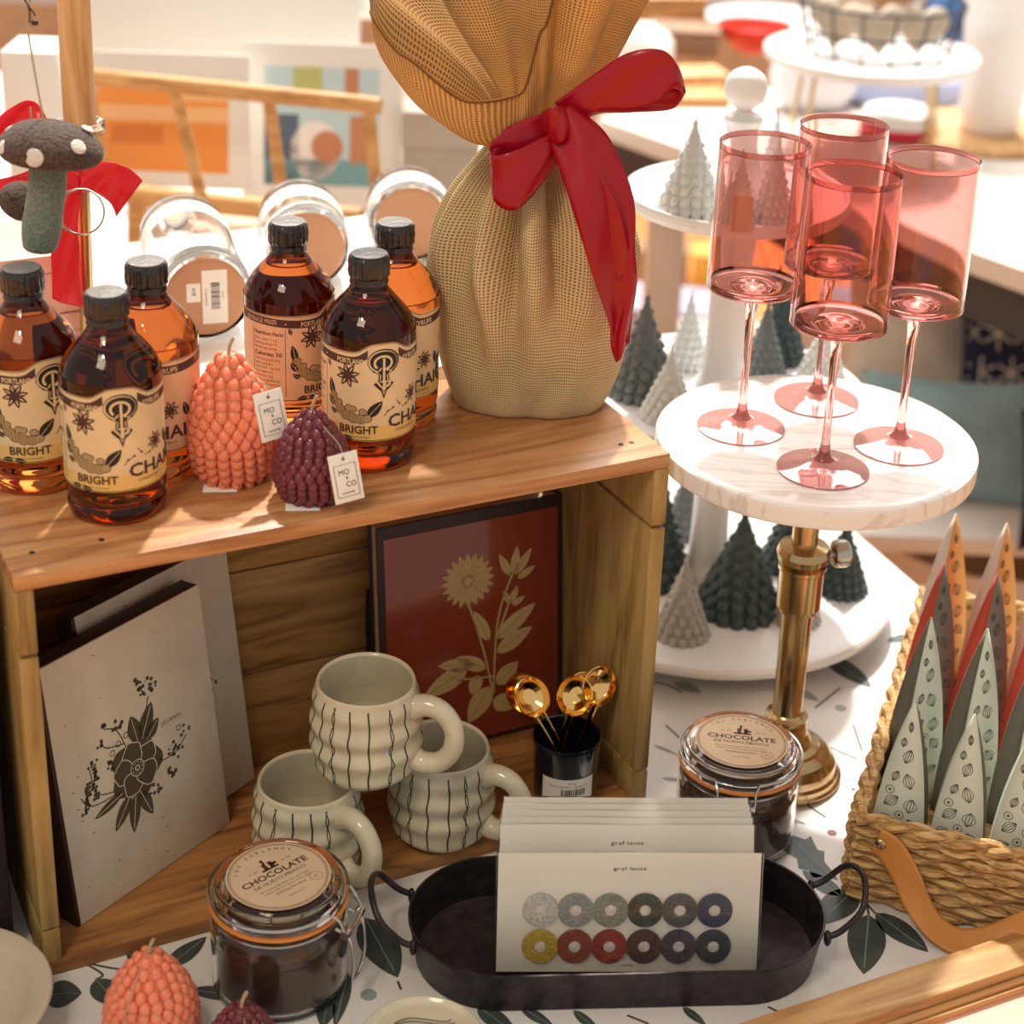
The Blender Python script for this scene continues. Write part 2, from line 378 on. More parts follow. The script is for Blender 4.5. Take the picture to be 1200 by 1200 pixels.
# ================================================================== SETTING
def struct(name, m, mt, parent=None, **k):
    o = obj(name, m, mt, parent, **k)
    if not parent: o['kind'] = 'structure'
    return o
fl = struct('floor', M().box((0, 3.5, -.03), (9, 12, .04)), m_floorm, smooth=False)
for i in range(30):                      # floorboards with open joints
    x = -2.6+i*.18
    obj('floorboard', M().box((0, 0, 0), (.176, 6.8, .012), bev=.002), m_floorm, fl, X=Matrix.Translation((x, 4.4, -.004)))
struct('wall_back', M().box((0, 8.2, 1.6), (9, .1, 3.3)), m_wallm, smooth=False)

# ------------------------------------------------------------------ display table with printed cloth
e1, e2 = at(1008, 629, ZT), at(1071, 683, ZT)
dirn = (e2-e1).normalized(); 
pr = e1+dirn*.95; pl = e1-dirn*1.1
poly = [(pl.x, pl.y), (-.75, 2.05), (-.75, .80), (.80, .80), (pr.x, pr.y)]
poly = [(-.62, .93), (.62, .93), (.80, 1.02), (e1.x+dirn.x*.85, e1.y+dirn.y*.85), (e1.x, e1.y), (e1.x-dirn.x*.35, e1.y-dirn.y*.35), (.10, 2.22), (-.62, 2.0)]
tb = thing('display_table', 'display table carrying the crate, the tiered stand and the basket', 'table', (0, 1.4, 0))
T0 = Matrix.Translation((0, -1.4, 0))
obj('tabletop', M().prism(poly, .715, .7485, T0), m_trim, tb, smooth=False)
for x, y in ((-.55, 1.0), (.55, 1.0), (.5, 1.6), (-.5, 1.9)): obj('leg', M().box((x, y, .357), (.05, .05, .715), T0, bev=.004), m_trim, tb)
cl = thing('tablecloth', 'white tablecloth printed with dark green leaves and twigs under the crate', 'tablecloth', (0, 1.4, ZT))
obj('cloth', M().prism(poly, -.0013, .0, T0), m_cloth, cl, smooth=False)
m_print = [m_leafd, m_leafl, m_stemp, m_vein, m_berry]
def pr_out(name, k): k.build(name, m_print, cl, lambda x, y, l: (x, y-1.4, .00025+.00012*l))
P2 = lambda x, y: at(x, y, ZT).xy[:]
def lf(bx, by, tx, ty, w, mi=0, vein=3, bend=0):
    b, t = P2(bx, by), P2(tx, ty); s = depth((b[0], b[1], ZT))/FPX; ik = Ink(); ik.leaf(b, t, w*s, mi, 1, vein, 10, bend); pr_out('printed_leaf', ik)
def stem(pts, w=3): 
    q = [P2(*p) for p in pts]; ik = Ink(); ik.stroke(cr(q, 6), w*.0007, 2, 0); pr_out('printed_twig', ik)
for a in [(428, 1076, 466, 1146, 46), (1018, 1072, 1012, 1142, 44), (1026, 1070, 1088, 1116, 34), (1002, 1042, 958, 1084, 40), (968, 768, 1021, 806, 30), (985, 1050, 940, 1020, 26),
          (52, 1166, 96, 1164, 46), (112, 1148, 140, 1180, 34), (196, 1134, 242, 1098, 26), (224, 1160, 296, 1170, 22), (148, 1118, 196, 1128, 30), (560, 1180, 605, 1212, 26), (610, 1180, 650, 1205, 16),
          (672, 1184, 704, 1212, 14), (800, 1180, 828, 1203, 12), (408, 1140, 392, 1205, 18), (1040, 752, 1085, 742, 16), (385, 1170, 378, 1205, 22), (355, 1010, 430, 1030, 26)]: lf(*a)
for a in [(790, 800, 822, 812, 18), (775, 912, 812, 916, 7), (766, 873, 795, 885, 5), (830, 788, 862, 800, 10), (925, 805, 960, 822, 16), (760, 950, 790, 958, 14), (925, 960, 945, 966, 5), (1100, 1080, 1140, 1100, 16), (1060, 830, 1080, 850, 10)]: lf(*a, mi=1, vein=None)
h = [P2(*p) for p in [(924, 978), (944, 984), (950, 980), (958, 996), (966, 998), (966, 1010), (979, 1026), (982, 1032), (966, 1027), (952, 1030), (948, 1020), (936, 1018), (934, 1006), (922, 1000)]]
ik = Ink(); ik.fan(h, 0, 1); ik.stroke([P2(928, 984), P2(975, 1027)], .0008, 3, 2); pr_out('printed_holly_leaf', ik)
for s_ in [[(1014, 1044), (1016, 1060), (1018, 1072)], [(1016, 1060), (1026, 1071)], [(1000, 1042), (1014, 1044)], [(940, 940), (968, 958)], [(900, 1180), (940, 1200)], [(98, 1128), (120, 1142), (112, 1148)], [(98, 1128), (150, 1136), (180, 1118)],
           [(780, 850), (800, 868)], [(955, 830), (985, 806)], [(1000, 850), (1010, 880)], [(735, 1190), (760, 1200)], [(560, 1180), (545, 1165)], [(466, 1150), (470, 1160)], [(700, 800), (770, 800), (800, 812)], [(925, 850), (960, 870), (1005, 890)]]: stem(s_)
for x, y, r, mi in [(975, 976, 6, 4), (432, 1166, 9, 1), (985, 830, 8, 1), (1010, 720, 6, 1), (1000, 925, 3, 4)]:
    q = P2(x, y); ik = Ink(); ik.disc(q[0], q[1], r*.0007, mi, 1); pr_out('printed_berry', ik)
rr = random.Random(3)                    # the print goes on where the frame or other things hide it
for i in range(60):
    x, y = rr.uniform(-.6, .5), rr.uniform(.95, 2.0)
    if -.36 < x < .46 and 1.02 < y < 1.75: continue
    if x > .33+(1.9-y)*.3: continue
    a = rr.uniform(0, 6.28); l = rr.uniform(.03, .055); ik = Ink(); ik.leaf((x, y), (x+l*math.cos(a), y+l*math.sin(a)), l*.5, rr.choice((0, 0, 1)), 1, 3); pr_out('printed_leaf', ik)

# ================================================================== CRATE
YAW = math.radians(26.4625); CA = Vector((-.3419, 1.1052, ZT)); CW, CD, CH, TK = .53, .207, .3515, .013
crate = thing('wooden_crate', 'worn wooden crate on its side used as a display shelf', 'crate', CA, YAW)
CX = Matrix.Translation(CA) @ Matrix.Rotation(YAW, 4, 'Z')
def cpt(u, v, w): return CX @ Vector((u, v, w))
def atv(px, py, v):                      # pixel ray meets the crate's upright plane at depth v, answered in crate axes
    d = F_+R_*((px-600)/FPX)-U_*((py-CY)/FPX); n = CX.to_3x3() @ Vector((0, 1, 0)); P = CAM+d*((cpt(0, v, 0)-CAM).dot(n)/d.dot(n)); return CX.inverted() @ P
def board(name, x0, x1, y0, y1, z0, z1, mt, rough=0, lab=None, sub=10):
    rr = random.Random(int((x0+y0*3+z0*7)*1000)); m = M(); m.box(((x0+x1)/2, (y0+y1)/2, (z0+z1)/2), (x1-x0, y1-y0, z1-z0), bev=.0012)
    o = obj(name, m, mt, crate); 
    if lab: o['label'] = lab
    return o
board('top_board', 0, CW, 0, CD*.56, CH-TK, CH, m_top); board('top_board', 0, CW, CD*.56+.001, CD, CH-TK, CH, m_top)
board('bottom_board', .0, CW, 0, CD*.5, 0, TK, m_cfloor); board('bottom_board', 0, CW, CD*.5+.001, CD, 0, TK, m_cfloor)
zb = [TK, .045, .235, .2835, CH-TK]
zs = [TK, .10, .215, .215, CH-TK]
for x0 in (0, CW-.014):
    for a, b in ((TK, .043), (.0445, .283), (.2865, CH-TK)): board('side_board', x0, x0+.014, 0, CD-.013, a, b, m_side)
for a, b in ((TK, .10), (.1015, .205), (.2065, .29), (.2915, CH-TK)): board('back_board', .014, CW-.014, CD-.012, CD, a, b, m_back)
m = M()
for x in (.02, .07, CW-.02, CW-.03):
    for y in (.03, .16): m.lathe([(0, CH+.0006), (.0022, CH+.0004), (.0024, CH-.001)], 10, Matrix.Translation((x, y, 0)))
obj('nail_head', m, m_spine, crate)

# ================================================================== BOTTLES
BR = .0372
prof = [(0, .0005), (.031, .0005), (.0345, .0015), (.0362, .005), (.0365, .010), (.0352, .0135), (.0352, .0155), (.0368, .0185), (.0372, .03), (.0372, .106), (.0368, .112), (.0350, .118), (.0315, .1245), (.0262, .1315), (.0205, .138), (.0165, .143), (.0145, .147), (.014, .153), (.014, .166), (0, .166)]
prof = [prof[0], prof[1]]+cr(prof[1:-2], 3)[1:-1]+prof[-2:]
def label_ink(pink):
    # materials: 0 paper 1 black 2 brown 3 cream 4 gold 5 ginger
    k = Ink(); r = BR; y0, y1 = .0295, .1055
    def top(x): return y1-.0015+.0075*math.exp(-(x/.017)**4)
    n = 72; xs = [-.098+.196*i/n for i in range(n+1)]
    vs = []; 
    for x in xs: vs += [(x, y0), (x, y0+.013), (x, top(x))]
    k.add(vs, [(3*i, 3*i+3, 3*i+4, 3*i+1) for i in range(n)], 4, 0); k.add(vs, [(3*i+1, 3*i+4, 3*i+5, 3*i+2) for i in range(n)], 0, 0)
    # black name band following the top edge
    def band(x0, x1):
        q = []; 
        for i in range(25): x = x0+(x1-x0)*i/24; b = top(x)-.0015-.004*(0 if abs(x) > .02 else 0)-.0025*math.exp(-((abs(x)-.03)/.03)**2); q += [(x, b-.0068), (x, b)]
        k.add(q, [(2*i, 2*i+2, 2*i+3, 2*i+1) for i in range(24)], 2, 1)
    band(-.096, -.0125); band(.0125, .096)
    def bt(s, x, h=.0042, **kw):
        b = top(x)-.0015-.0025*math.exp(-((abs(x)-.03)/.03)**2); k.text(s, x, b-.0056, h, 3, 2, **kw)
    bt('PORTLAND', -.0265, bold=True, wid=.0225); bt('SYRUPS', .026, bold=True, wid=.018); bt('BEVERAGE MIXER', -.072, wid=.03); bt('\u2022', -.050); bt('PORTLAND', .066, wid=.024)
    k.stroke([(x, y0+.0008) for x in xs], .0006, 2, 1); k.stroke([(x, top(x)-.0007) for x in xs], .0005, 2, 1)
    # emblem: a scrolled P with a dagger stem, black with a cream inner line
    cx, cy = 0, .0965
    k.disc(cx, cy, .0128, 1, 2, 28, .0105); k.disc(cx-.0005, cy, .0117, 3, 3, 28, .0094); k.disc(cx, cy, .0108, 1, 4, 28, .0085)
    k.ring(cx-.0005, cy-.001, .0068, .0018, 3, 5, 22, .0055, -PI*.45, PI*1.25)
    st = [(-.0085, -.0078), (-.0035, -.009), (-.0045, -.016), (-.0078, -.018), (-.0045, -.0215), (-.002, -.024), (0, -.0305), (.002, -.024), (.0048, -.0215), (.0078, -.018), (.0045, -.016), (.0035, -.009), (.0085, -.0078), (.003, -.004), (-.003, -.004)]
    k.fan([(cx+a*1.05, cy+b*1.03) for a, b in st], 1, 3, (cx, cy-.013)); k.fan([(cx+a*.78, cy+.0-.0016+b*.86) for a, b in st], 3, 4, (cx, cy-.013)); k.fan([(cx+a*.58, cy-.0028+b*.76) for a, b in st], 1, 5, (cx, cy-.013))
    k.stroke([(cx, cy+.003), (cx, cy-.0235)], .0018, 3, 6); k.stroke([(cx-.0042, cy-.007), (cx+.0038, cy-.007)], .0012, 3, 6); k.stroke([(cx-.003, cy-.0165), (cx+.003, cy-.0165)], .0012, 3, 6); k.ring(cx+.003, cy-.0185, .0022, .0009, 3, 7, 12)
    def anise(x, y, R):
        for i in range(8):
            a = i*PI/4+.25; k.leaf((x, y), (x+R*math.cos(a), y+R*math.sin(a)), R*.42, 2, 1); k.leaf((x+R*.35*math.cos(a), y+R*.35*math.sin(a)), (x+R*.8*math.cos(a), y+R*.8*math.sin(a)), R*.1, 0, 2)
    anise(-.0285, .0845, .0105); anise(.0275, .0635, .0080)
    # ginger root with leaves
    G = [(-.0415, .0650, .0034), (-.0392, .0592, .0040), (-.0352, .0545, .0044), (-.0300, .0508, .0046), (-.0240, .0488, .0046), (-.0180, .0482, .0042), (-.0130, .0490, .0034), (-.0275, .0570, .0030), (-.0240, .0565, .0026), (-.0165, .0545, .0028), (-.0360, .0605, .0026)]
    for x, y, q in G: k.disc(x, y, q+.0006, 2, 1, 14, q*.85+.0006)
    for x, y, q in G: k.disc(x, y, q, 5, 2, 14, q*.85)
    for i, (x, y, q) in enumerate(G[:6]):
        for d in (-.5, 0, .45): k.stroke(cr([(x+q*d-.0006, y+q*.7), (x+q*d, y), (x+q*d-.0006, y-q*.6)], 3), .0003, 2, 3)
    for b, t, wd in [((-.042, .064), (-.0450, .079), .006), ((-.041, .056), (-.0465, .064), .005), ((-.039, .050), (-.045, .054), .004), ((-.0125, .0505), (-.001, .0635), .0085), ((-.033, .0325), (-.042, .0315), .004), ((-.032, .0325), (-.0235, .0305), .004), ((-.0455, .088), (-.0475, .094), .003), ((.043, .056), (.0395, .068), .006), ((.043, .054), (.052, .064), .0055), ((.0425, .052), (.051, .050), .006), ((.0425, .050), (.0505, .038), .0065)]: k.leaf(b, t, wd, 1, 2, 0)
    k.text('BRIGHT', -.0200, .0362, .0066, 2, 3, bold=True, wid=.031)
    k.text('CHAI', .0222, .0405, .0105, 2, 3, bold=True, wid=.037); k.text('CONCENTRATE', .0215, .0355, .0024, 2, 1, wid=.022)
    for x, y, a in [(.006, .0555, .5), (.0125, .0605, -.9), (.019, .0560, .2), (.002, .0525, .9)]:
        k.stroke([(x-.0025*math.cos(a), y-.0025*math.sin(a)), (x+.0025*math.cos(a), y+.0025*math.sin(a))], .0007, 2, 1); k.disc(x+.0025*math.cos(a), y+.0025*math.sin(a), .001, 2, 1, 8)
    k.text('Makes fine beverages', -.022, .0325, .0014, 2, 1, wid=.022); k.text('12 FL OZ', .03, .0325, .0012, 2, 1, wid=.008)
    # nutrition panel
    x0, x1 = -.0795, -.0505; 
    k.stroke([(x0, .034), (x1, .034), (x1, .0915), (x0, .0915)], .0005, 2, 1, closed=True)
    xc = x0+.0013
    k.text('Nutrition Facts', xc, .0865, .0034, 2, 1, bold=True, al=0, wid=.026)
    rows = ['Serv. size: 1 oz', 'Serving: about 12', 'Amount per serving:']
    for i, s in enumerate(rows): k.text(s, xc, .0818-.0038*i, .0023, 2, 1, al=0, wid=.021)
    k.text('Calories: 50', xc, .0685, .0034, 2, 1, bold=True, al=0, wid=.025)
    for i, s in enumerate(['Total Fat 0g (0% DV)', 'Sodium 0mg (0%)', 'Total Carb. 13g (5%)', 'Total Sugars 13g', 'Protein 0g', 'Not a significant', 'source of vitamins.']): k.text(s, xc, .0642-.0036*i, .0019, 2, 1, al=0, wid=.023 if i in (0, 2, 5, 6) else .017)
    k.bars(.052, .03, .022, .012, 20, 1, 1); k.text('INGREDIENTS: water, cane sugar,', .066, .075, .002, 2, 1, wid=.034); k.text('ginger, tea and spices', .062, .071, .002, 2, 1, wid=.026)
    return k
m_goldl = mat('gold_label_band', (.78, .50, .16), .5); m_ging = mat('ginger_print', (.44, .29, .13), .6)
inks = {}
def make_bottle(label, loc, ang, pink):
    t = thing('syrup_bottle', label, 'bottle', loc, 0, 'amber syrup bottles on the crate top')
    gl = obj('glass_body', M().lathe(prof, 56), m_amber, t)
    cap = obj('cap', M().lathe([(0, .1485), (.0150, .1485), (.0153, .1495), (.0142, .1535), (.0158, .1550), (.0160, .158), (.0160, .162), (.0159, .166), (.0158, .169), (.0148, .1712), (0, .1714)], 96, mod=lambda a, z: 1+(.022*math.sin(a*24)+.018*math.sin(a*7+z*900) if .15 < z < .1695 else 0)), m_cap, t)
    obj('cap_sheen', M().lathe([(.0138, .1716), (.0138, .1722), (0, .1724)], 32), m_capt, cap)  # paler disc standing in for the bright reflection on the cap
    key = pink
    o = label_ink(pink).build('paper_label', [m_pinkp if pink else m_cream, m_black, m_brown, m_pinkp if pink else m_cream, m_pinkp if pink else m_goldl, m_ging], t, cylmap(BR+.0001, 0, .00011)) if key not in inks else None
    if o is None:
        o = inks[key].copy(); COL.objects.link(o); o.parent = t
    else: inks[key] = o
    o.rotation_euler = (0, 0, ang)
    return t
CAMDIR = lambda P: math.atan2(CAM.y-P[1], CAM.x-P[0])
for px, py, off, pink, lab in [
    (138, 592, 9, 0, 'amber syrup bottle nearest the crate\'s left front corner, BRIGHT CHAI label in full view'),
    (43, 558, 26, 0, 'leftmost amber syrup bottle with black cap and cream label, under the hanging felt mushroom'),
    (182, 547, -22, 1, 'amber syrup bottle behind the front left pair, peach label mostly hidden'),
    (432, 533, 18, 0, 'amber syrup bottle behind the plum pinecone candle, cream label and emblem facing front'),
    (341, 487, 72, 1, 'amber syrup bottle turned to show its boxed nutrition panel, behind the coral candle'),
    (461, 487, 0, 0, 'amber syrup bottle nearest the burlap gift bag, half hidden by another bottle')]:
    P = at(px, py, ZTOP); P.z = ZTOP; make_bottle(lab, P, CAMDIR(P)+math.radians(off), pink)

# ================================================================== PINECONE CANDLES
def pinecone(label, loc, H, R, mt, tagang, tagh, rz=0, tagdir=1, hang=True, cards=True):
    t = thing('pinecone_candle', label, 'candle', loc, rz, None)
    m = M(); 
    def rad(z): q = z/H; return R*max(.05, (math.sin(PI*min(1, max(0, (q*.80+.16)))**.85)))**.8
    m.lathe([(0, .0)]+[(rad(H*i/20)*.88, H*i/20) for i in range(21)]+[(0, H*1.0)], 28)
    z = .004; row = 0; sz = (H*.5+.035)*.105
    while z < H*.99:
        r = rad(z); n = max(4, int(2*PI*r/(sz*1.15))); f = .75+.25*min(1, r/R)
        for i in range(n):
            a = 2*PI*(i+.5*(row % 2))/n+row*.07
            X = Matrix.Rotation(a, 4, 'Z') @ Matrix.Translation((r*.93, 0, z)) @ Matrix.Rotation(-.45, 4, 'Y')
            m.ell((0, 0, 0), (sz*.50*f, sz*.56*f, sz*.74*f), 8, 6, X)
        z += sz*.80; row += 1
    body = obj('wax_body', m, mt, t)
    obj('wick', M().tube(cr([(0, 0, H*.97), (.001, 0, H+.006), (.004, .001, H+.013)], 4), .0014, 6), m_twine, t)
    if hang:
        tx = R*1.06
        a = tagang; rr_ = Vector((math.cos(a), math.sin(a), 0)); up = Vector((0, 0, 1))
        top = rr_*tx*1.0+up*(tagh+.031); w_, h_ = .0235, .038; ca2 = CAMDIR(loc)
        fa_ = a+adiff(ca2, a)*.55; fn_ = (Vector((math.cos(fa_), math.sin(fa_), .22))).normalized(); sd_ = up.cross(fn_).normalized(); dn = sd_.cross(fn_)*-1
        if dn.z > 0: dn = -dn
        dn = (dn+sd_*.10*tagdir).normalized(); sd_ = (sd_-dn*sd_.dot(dn)).normalized()
        X = Matrix.Translation(top+fn_*.007) @ Matrix((sd_, -dn, sd_.cross(-dn))).transposed().to_4x4() @ Matrix.Scale(1.22, 4)
        w_, h_ = .019, .031
        tg = obj('swing_tag', M().box((0, -h_/2, 0), (w_, h_, .0006), X, bev=.0002), m_wht, t)
        k = Ink(); k.stroke([(-.007, -.0275), (.007, -.0275), (.007, -.007), (-.007, -.007)], .0004, 0, 1, closed=True)
        k.disc(0, -.0035, .001, 0, 1, 10); k.text('MO', -.001, -.0135, .0035, 0, 1, wid=.0068); k.text('&', .0005, -.0165, .002, 0, 1); k.text('CO', .0025, -.0215, .0035, 0, 1, wid=.0065); k.text('HOME', 0, -.0258, .0014, 0, 1, wid=.008)
        k.build('tag_print', [m_black], tg, lambda x, y, l: X @ Vector((x, y, .00045+.0001*l)))
        hole = X @ Vector((0, -.0035, .0012)); pts = [(0, 0, H*1.0), tuple(rr_*rad(H*.8)*1.06+up*H*.86), tuple(rr_*(tx+.001)+up*(tagh+.036)), tuple(hole)]
        obj('tag_string', M().tube(cr(pts, 6), .0005, 5), m_twine, t)
    if cards:
        a = -PI/2-.25; obj('base_card', M().box((0, 0, .0006), (.026, .016, .001), Matrix.Translation((R*.68*math.cos(a), R*.68*math.sin(a), 0)) @ Matrix.Rotation(.1, 4, 'Z'), bev=.0002), m_wht, t)
    return t
P = at(272, 557, ZTOP); P.z = ZTOP; pinecone('large coral pinecone candle with swing tag on the crate top', P, .103, .0335, m_wax_o, -.62, .052, tagdir=1)
P = at(366, 580, ZTOP); P.z = ZTOP; pinecone('small dark plum pinecone candle with swing tag on the crate top', P, .070, .0292, m_wax_p, -.75, .017, tagdir=1)
P = at(180, 1225, ZT); P.z = ZT; c3 = pinecone('coral pinecone candle on the tablecloth, cut off by the bottom left edge', P, .084, .034, m_wax_o, -1.9, .018, cards=False)
P = at(285, 1250, ZT); P.z = ZT; pinecone('plum pinecone candle on the tablecloth in front of the chocolate jar, only its tip showing', P, .055, .026, m_wax_p, -1.2, .012, cards=False)

# ================================================================== BURLAP GIFT BAG
BC = Vector((.0158, 1.4470, ZTOP)); bag = thing('burlap_gift_bag', 'tall burlap gift bag gathered at the neck, standing on the crate', 'gift bag', BC)
ZN = .232
bp = cr([(0, .062, .046), (.004, .068, .050), (.03, .076, .056), (.07, .083, .062), (.11, .088, .066), (.15, .083, .063), (.185, .068, .054), (.21, .050, .041), (ZN, .032, .028)], 6)
def lerp_tab(tab, q):
    q *= len(tab)-1; i = min(int(q), len(tab)-2); t = q-i; return [a+(b-a)*t for a, b in zip(tab[i], tab[i+1])]
def gs(x, c, s): return math.exp(-((x-c)/s)**2)
def body(u, v):
    th = 2*PI*u; z, rx, ry = lerp_tab(bp, v); q = 2.6-.6*min(1, z/.08)
    c, s = math.cos(th), math.sin(th); rr_ = 1/((abs(c)/rx)**q+(abs(s)/ry)**q)**(1/q)
    fold = 0; g = min(1, max(0, (z-.02)/.16))**1.3; bell = gs(z, .16, .075)
    for a, wd, am in [(-1.88, .13, .024), (-1.22, .14, .015), (-2.45, .16, .009), (-.70, .14, .010), (-.25, .14, .005), (2.4, .15, .008), (1.5, .12, .009), (.7, .14, .007), (-2.95, .13, .006)]:
        d = adiff(th, a+.05*math.sin(z*25)); fold -= am*bell*gs(d, 0, wd)
        fold += am*.6*bell*gs(abs(d), wd*2.0, wd*.9)
    fold += .0022*g*math.sin(th*15+math.sin(z*30))*min(1, (.26-z)/.02+.3)
    fold += .0012*math.sin(th*5+z*55)+.001*math.sin(th*9-z*80)
    rr_ += fold; return (rr_*c, rr_*s, z)
m = M(); m.grid(body, 200, 90, True, uvf=lambda u, v: (u*.52, v*.262+u*.02))
m.add([body(i/200, 0) for i in range(200)], [list(range(200))[::-1]])
obj('sack', m, m_burlap, bag, ang=180)
# flared ruffle
FL = [(-180, .040, .262, .072, .300, .125, .345, .150, .37), (-160, .042, .250, .080, .272, .128, .305, .140, .345), (-140, .042, .243, .080, .250, .118, .272, .132, .312), (-120, .040, .242, .070, .244, .098, .256, .108, .290), (-103, .038, .246, .055, .250, .068, .262, .070, .285), (-90, .034, .252, .044, .275, .052, .300, .058, .33),
      (-76, .030, .262, .036, .300, .046, .345, .060, .39), (-62, .036, .262, .052, .300, .070, .345, .088, .39), (-35, .036, .262, .054, .300, .074, .345, .095, .39), (0, .036, .262, .056, .300, .076, .345, .098, .39), (40, .034, .262, .050, .300, .075, .345, .10, .39), (80, .034, .262, .050, .30, .075, .345, .10, .39), (125, .036, .262, .054, .30, .08, .345, .11, .39), (155, .038, .264, .064, .30, .10, .345, .125, .38)]
def flare(u, v):
    th = -180+360*u; k = len(FL)
    for i in range(k):
        a0 = FL[i][0]; a1 = FL[(i+1) % k][0]+(360 if i == k-1 else 0)
        if a0 <= th <= a1: break
    t = (th-a0)/(a1-a0); t = t*t*(3-2*t); A, B = FL[i], FL[(i+1) % k]; c = [a+(b-a)*t for a, b in zip(A[1:], B[1:])]
    ctl = [(.030, ZN-.006), (c[0], c[1]), (c[2], c[3]), (c[4], c[5]), (c[6], c[7])]
    q = v*4; i = min(int(q), 3); t = q-i; p = [ctl[min(max(i+j, 0), 4)] for j in (-1, 0, 1, 2)]
    r, z = [.5*(2*p[1][n]+(-p[0][n]+p[2][n])*t+(2*p[0][n]-5*p[1][n]+4*p[2][n]-p[3][n])*t*t+(-p[0][n]+3*p[1][n]-3*p[2][n]+p[3][n])*t**3) for n in (0, 1)]
    a = math.radians(th); r += .0030*math.sin(a*13)*(1-v)*min(1, v*6+.4)+.006*v*math.sin(a*5+1)+.003*v*math.sin(a*11)
    z += .005*v*math.sin(a*7)
    return (r*math.cos(a)*1.02, r*math.sin(a), z)
m = M(); m.grid(flare, 220, 60, True, uvf=lambda u, v: (u*.60, v*.2)); obj('ruffle', m, m_burlap2, bag, sol=.0008, ang=180)
rim = [Vector(flare(i/220, 1)) for i in range(220)]
obj('hem', M().tube(rim, .0012, 6, closed=True), m_burlap2, bag)
# hidden wrapped bottle top inside is left out; satin ribbon bow
rib = thing('satin_bow', 'deep red satin ribbon tied in a bow around the burlap bag', 'ribbon', BC+Vector((0, 0, ZN)))
def strip(name, A, B, mt, parent, n=10, sol=.0005, nu=8, wave=.0016):
    a, b = cr([tuple(aty(*p)) for p in A], n), cr([tuple(aty(*p)) for p in B], n); m = M(); O = parent.matrix_basis.translation
    k = len(a)-1
    def fn(u, v):
        i = min(k, round(v*k)); p = Vector(a[i]).lerp(Vector(b[i]), u); p.y += wave*math.sin(u*PI*2+v*9); return p-O
    m.grid(fn, nu, k, uvf=lambda u, v: (u, v)); return obj(name, m, mt, parent, sol=sol, ang=180)
Yk = 1.392
obj('neck_band', M().grid(lambda u, v: ((.036+.0015*math.sin(u*80))*math.cos(2*PI*u)*1.0, (.0325+.0015*math.sin(u*90))*math.sin(2*PI*u), -.010+.02*v+.003*math.sin(2*PI*u)), 90, 6, True), m_ribbon, rib, sol=.0006)
# left loop: front face then back face
strip('left_loop', [(652, 130, Yk), (615, 140, Yk-.012), (578, 162, Yk-.022), (577, 180, Yk-.028), (600, 178, Yk-.034), (640, 160, Yk-.02), (660, 150, Yk-.008)],
      [(658, 165, Yk), (630, 205, Yk-.012), (585, 190, Yk-.018), (578, 232, Yk-.028), (604, 246, Yk-.034), (634, 218, Yk-.024), (662, 178, Yk-.008)], m_ribbon, rib, 10)
strip('left_loop_back', [(575, 168, Yk-.024), (590, 150, Yk-.016), (625, 140, Yk-.006), (652, 138, Yk)], [(576, 192, Yk-.026), (598, 205, Yk-.014), (630, 185, Yk-.006), (656, 168, Yk)], m_ribbon, rib)
strip('right_loop', [(650, 120, Yk-.004), (690, 92, Yk-.012), (735, 62, Yk-.02), (775, 58, Yk-.022), (795, 78, Yk-.018), (803, 106, Yk-.008)],
      [(672, 160, Yk-.004), (700, 132, Yk-.012), (742, 128, Yk-.02), (770, 118, Yk-.024), (790, 104, Yk-.02), (800, 112, Yk-.008)], m_ribbon, rib)
strip('right_loop_back', [(800, 92, Yk-.01), (785, 100, Yk), (740, 112, Yk+.004), (700, 120, Yk+.002), (670, 128, Yk)], [(804, 108, Yk-.008), (788, 128, Yk+.002), (742, 131, Yk+.006), (704, 133, Yk+.004), (672, 146, Yk)], m_ribbon, rib)
strip('knot', [(630, 140, Yk-.004), (640, 128, Yk-.022), (654, 124, Yk-.026), (668, 128, Yk-.014)], [(636, 166, Yk-.004), (648, 168, Yk-.022), (662, 164, Yk-.026), (674, 152, Yk-.014)], m_ribbon, rib, 8, wave=.0022)
strip('tail', [(640, 150, Yk-.014), (652, 190, Yk-.03), (672, 250, Yk-.045), (694, 320, Yk-.045), (714, 380, Yk-.036), (716, 408, Yk-.032), (722, 426, Yk-.03)],
      [(668, 122, Yk-.014), (712, 160, Yk-.022), (742, 230, Yk-.03), (744, 290, Yk-.028), (746, 330, Yk-.024), (741, 372, Yk-.026), (738, 402, Yk-.028)], m_ribbon, rib, 10, wave=.004)
strip('second_tail', [(636, 160, Yk-.01), (660, 200, Yk-.022), (690, 262, Yk-.034), (716, 330, Yk-.03)], [(662, 150, Yk-.012), (696, 192, Yk-.030), (728, 250, Yk-.038), (742, 320, Yk-.03)], m_ribbon, rib, wave=.002)

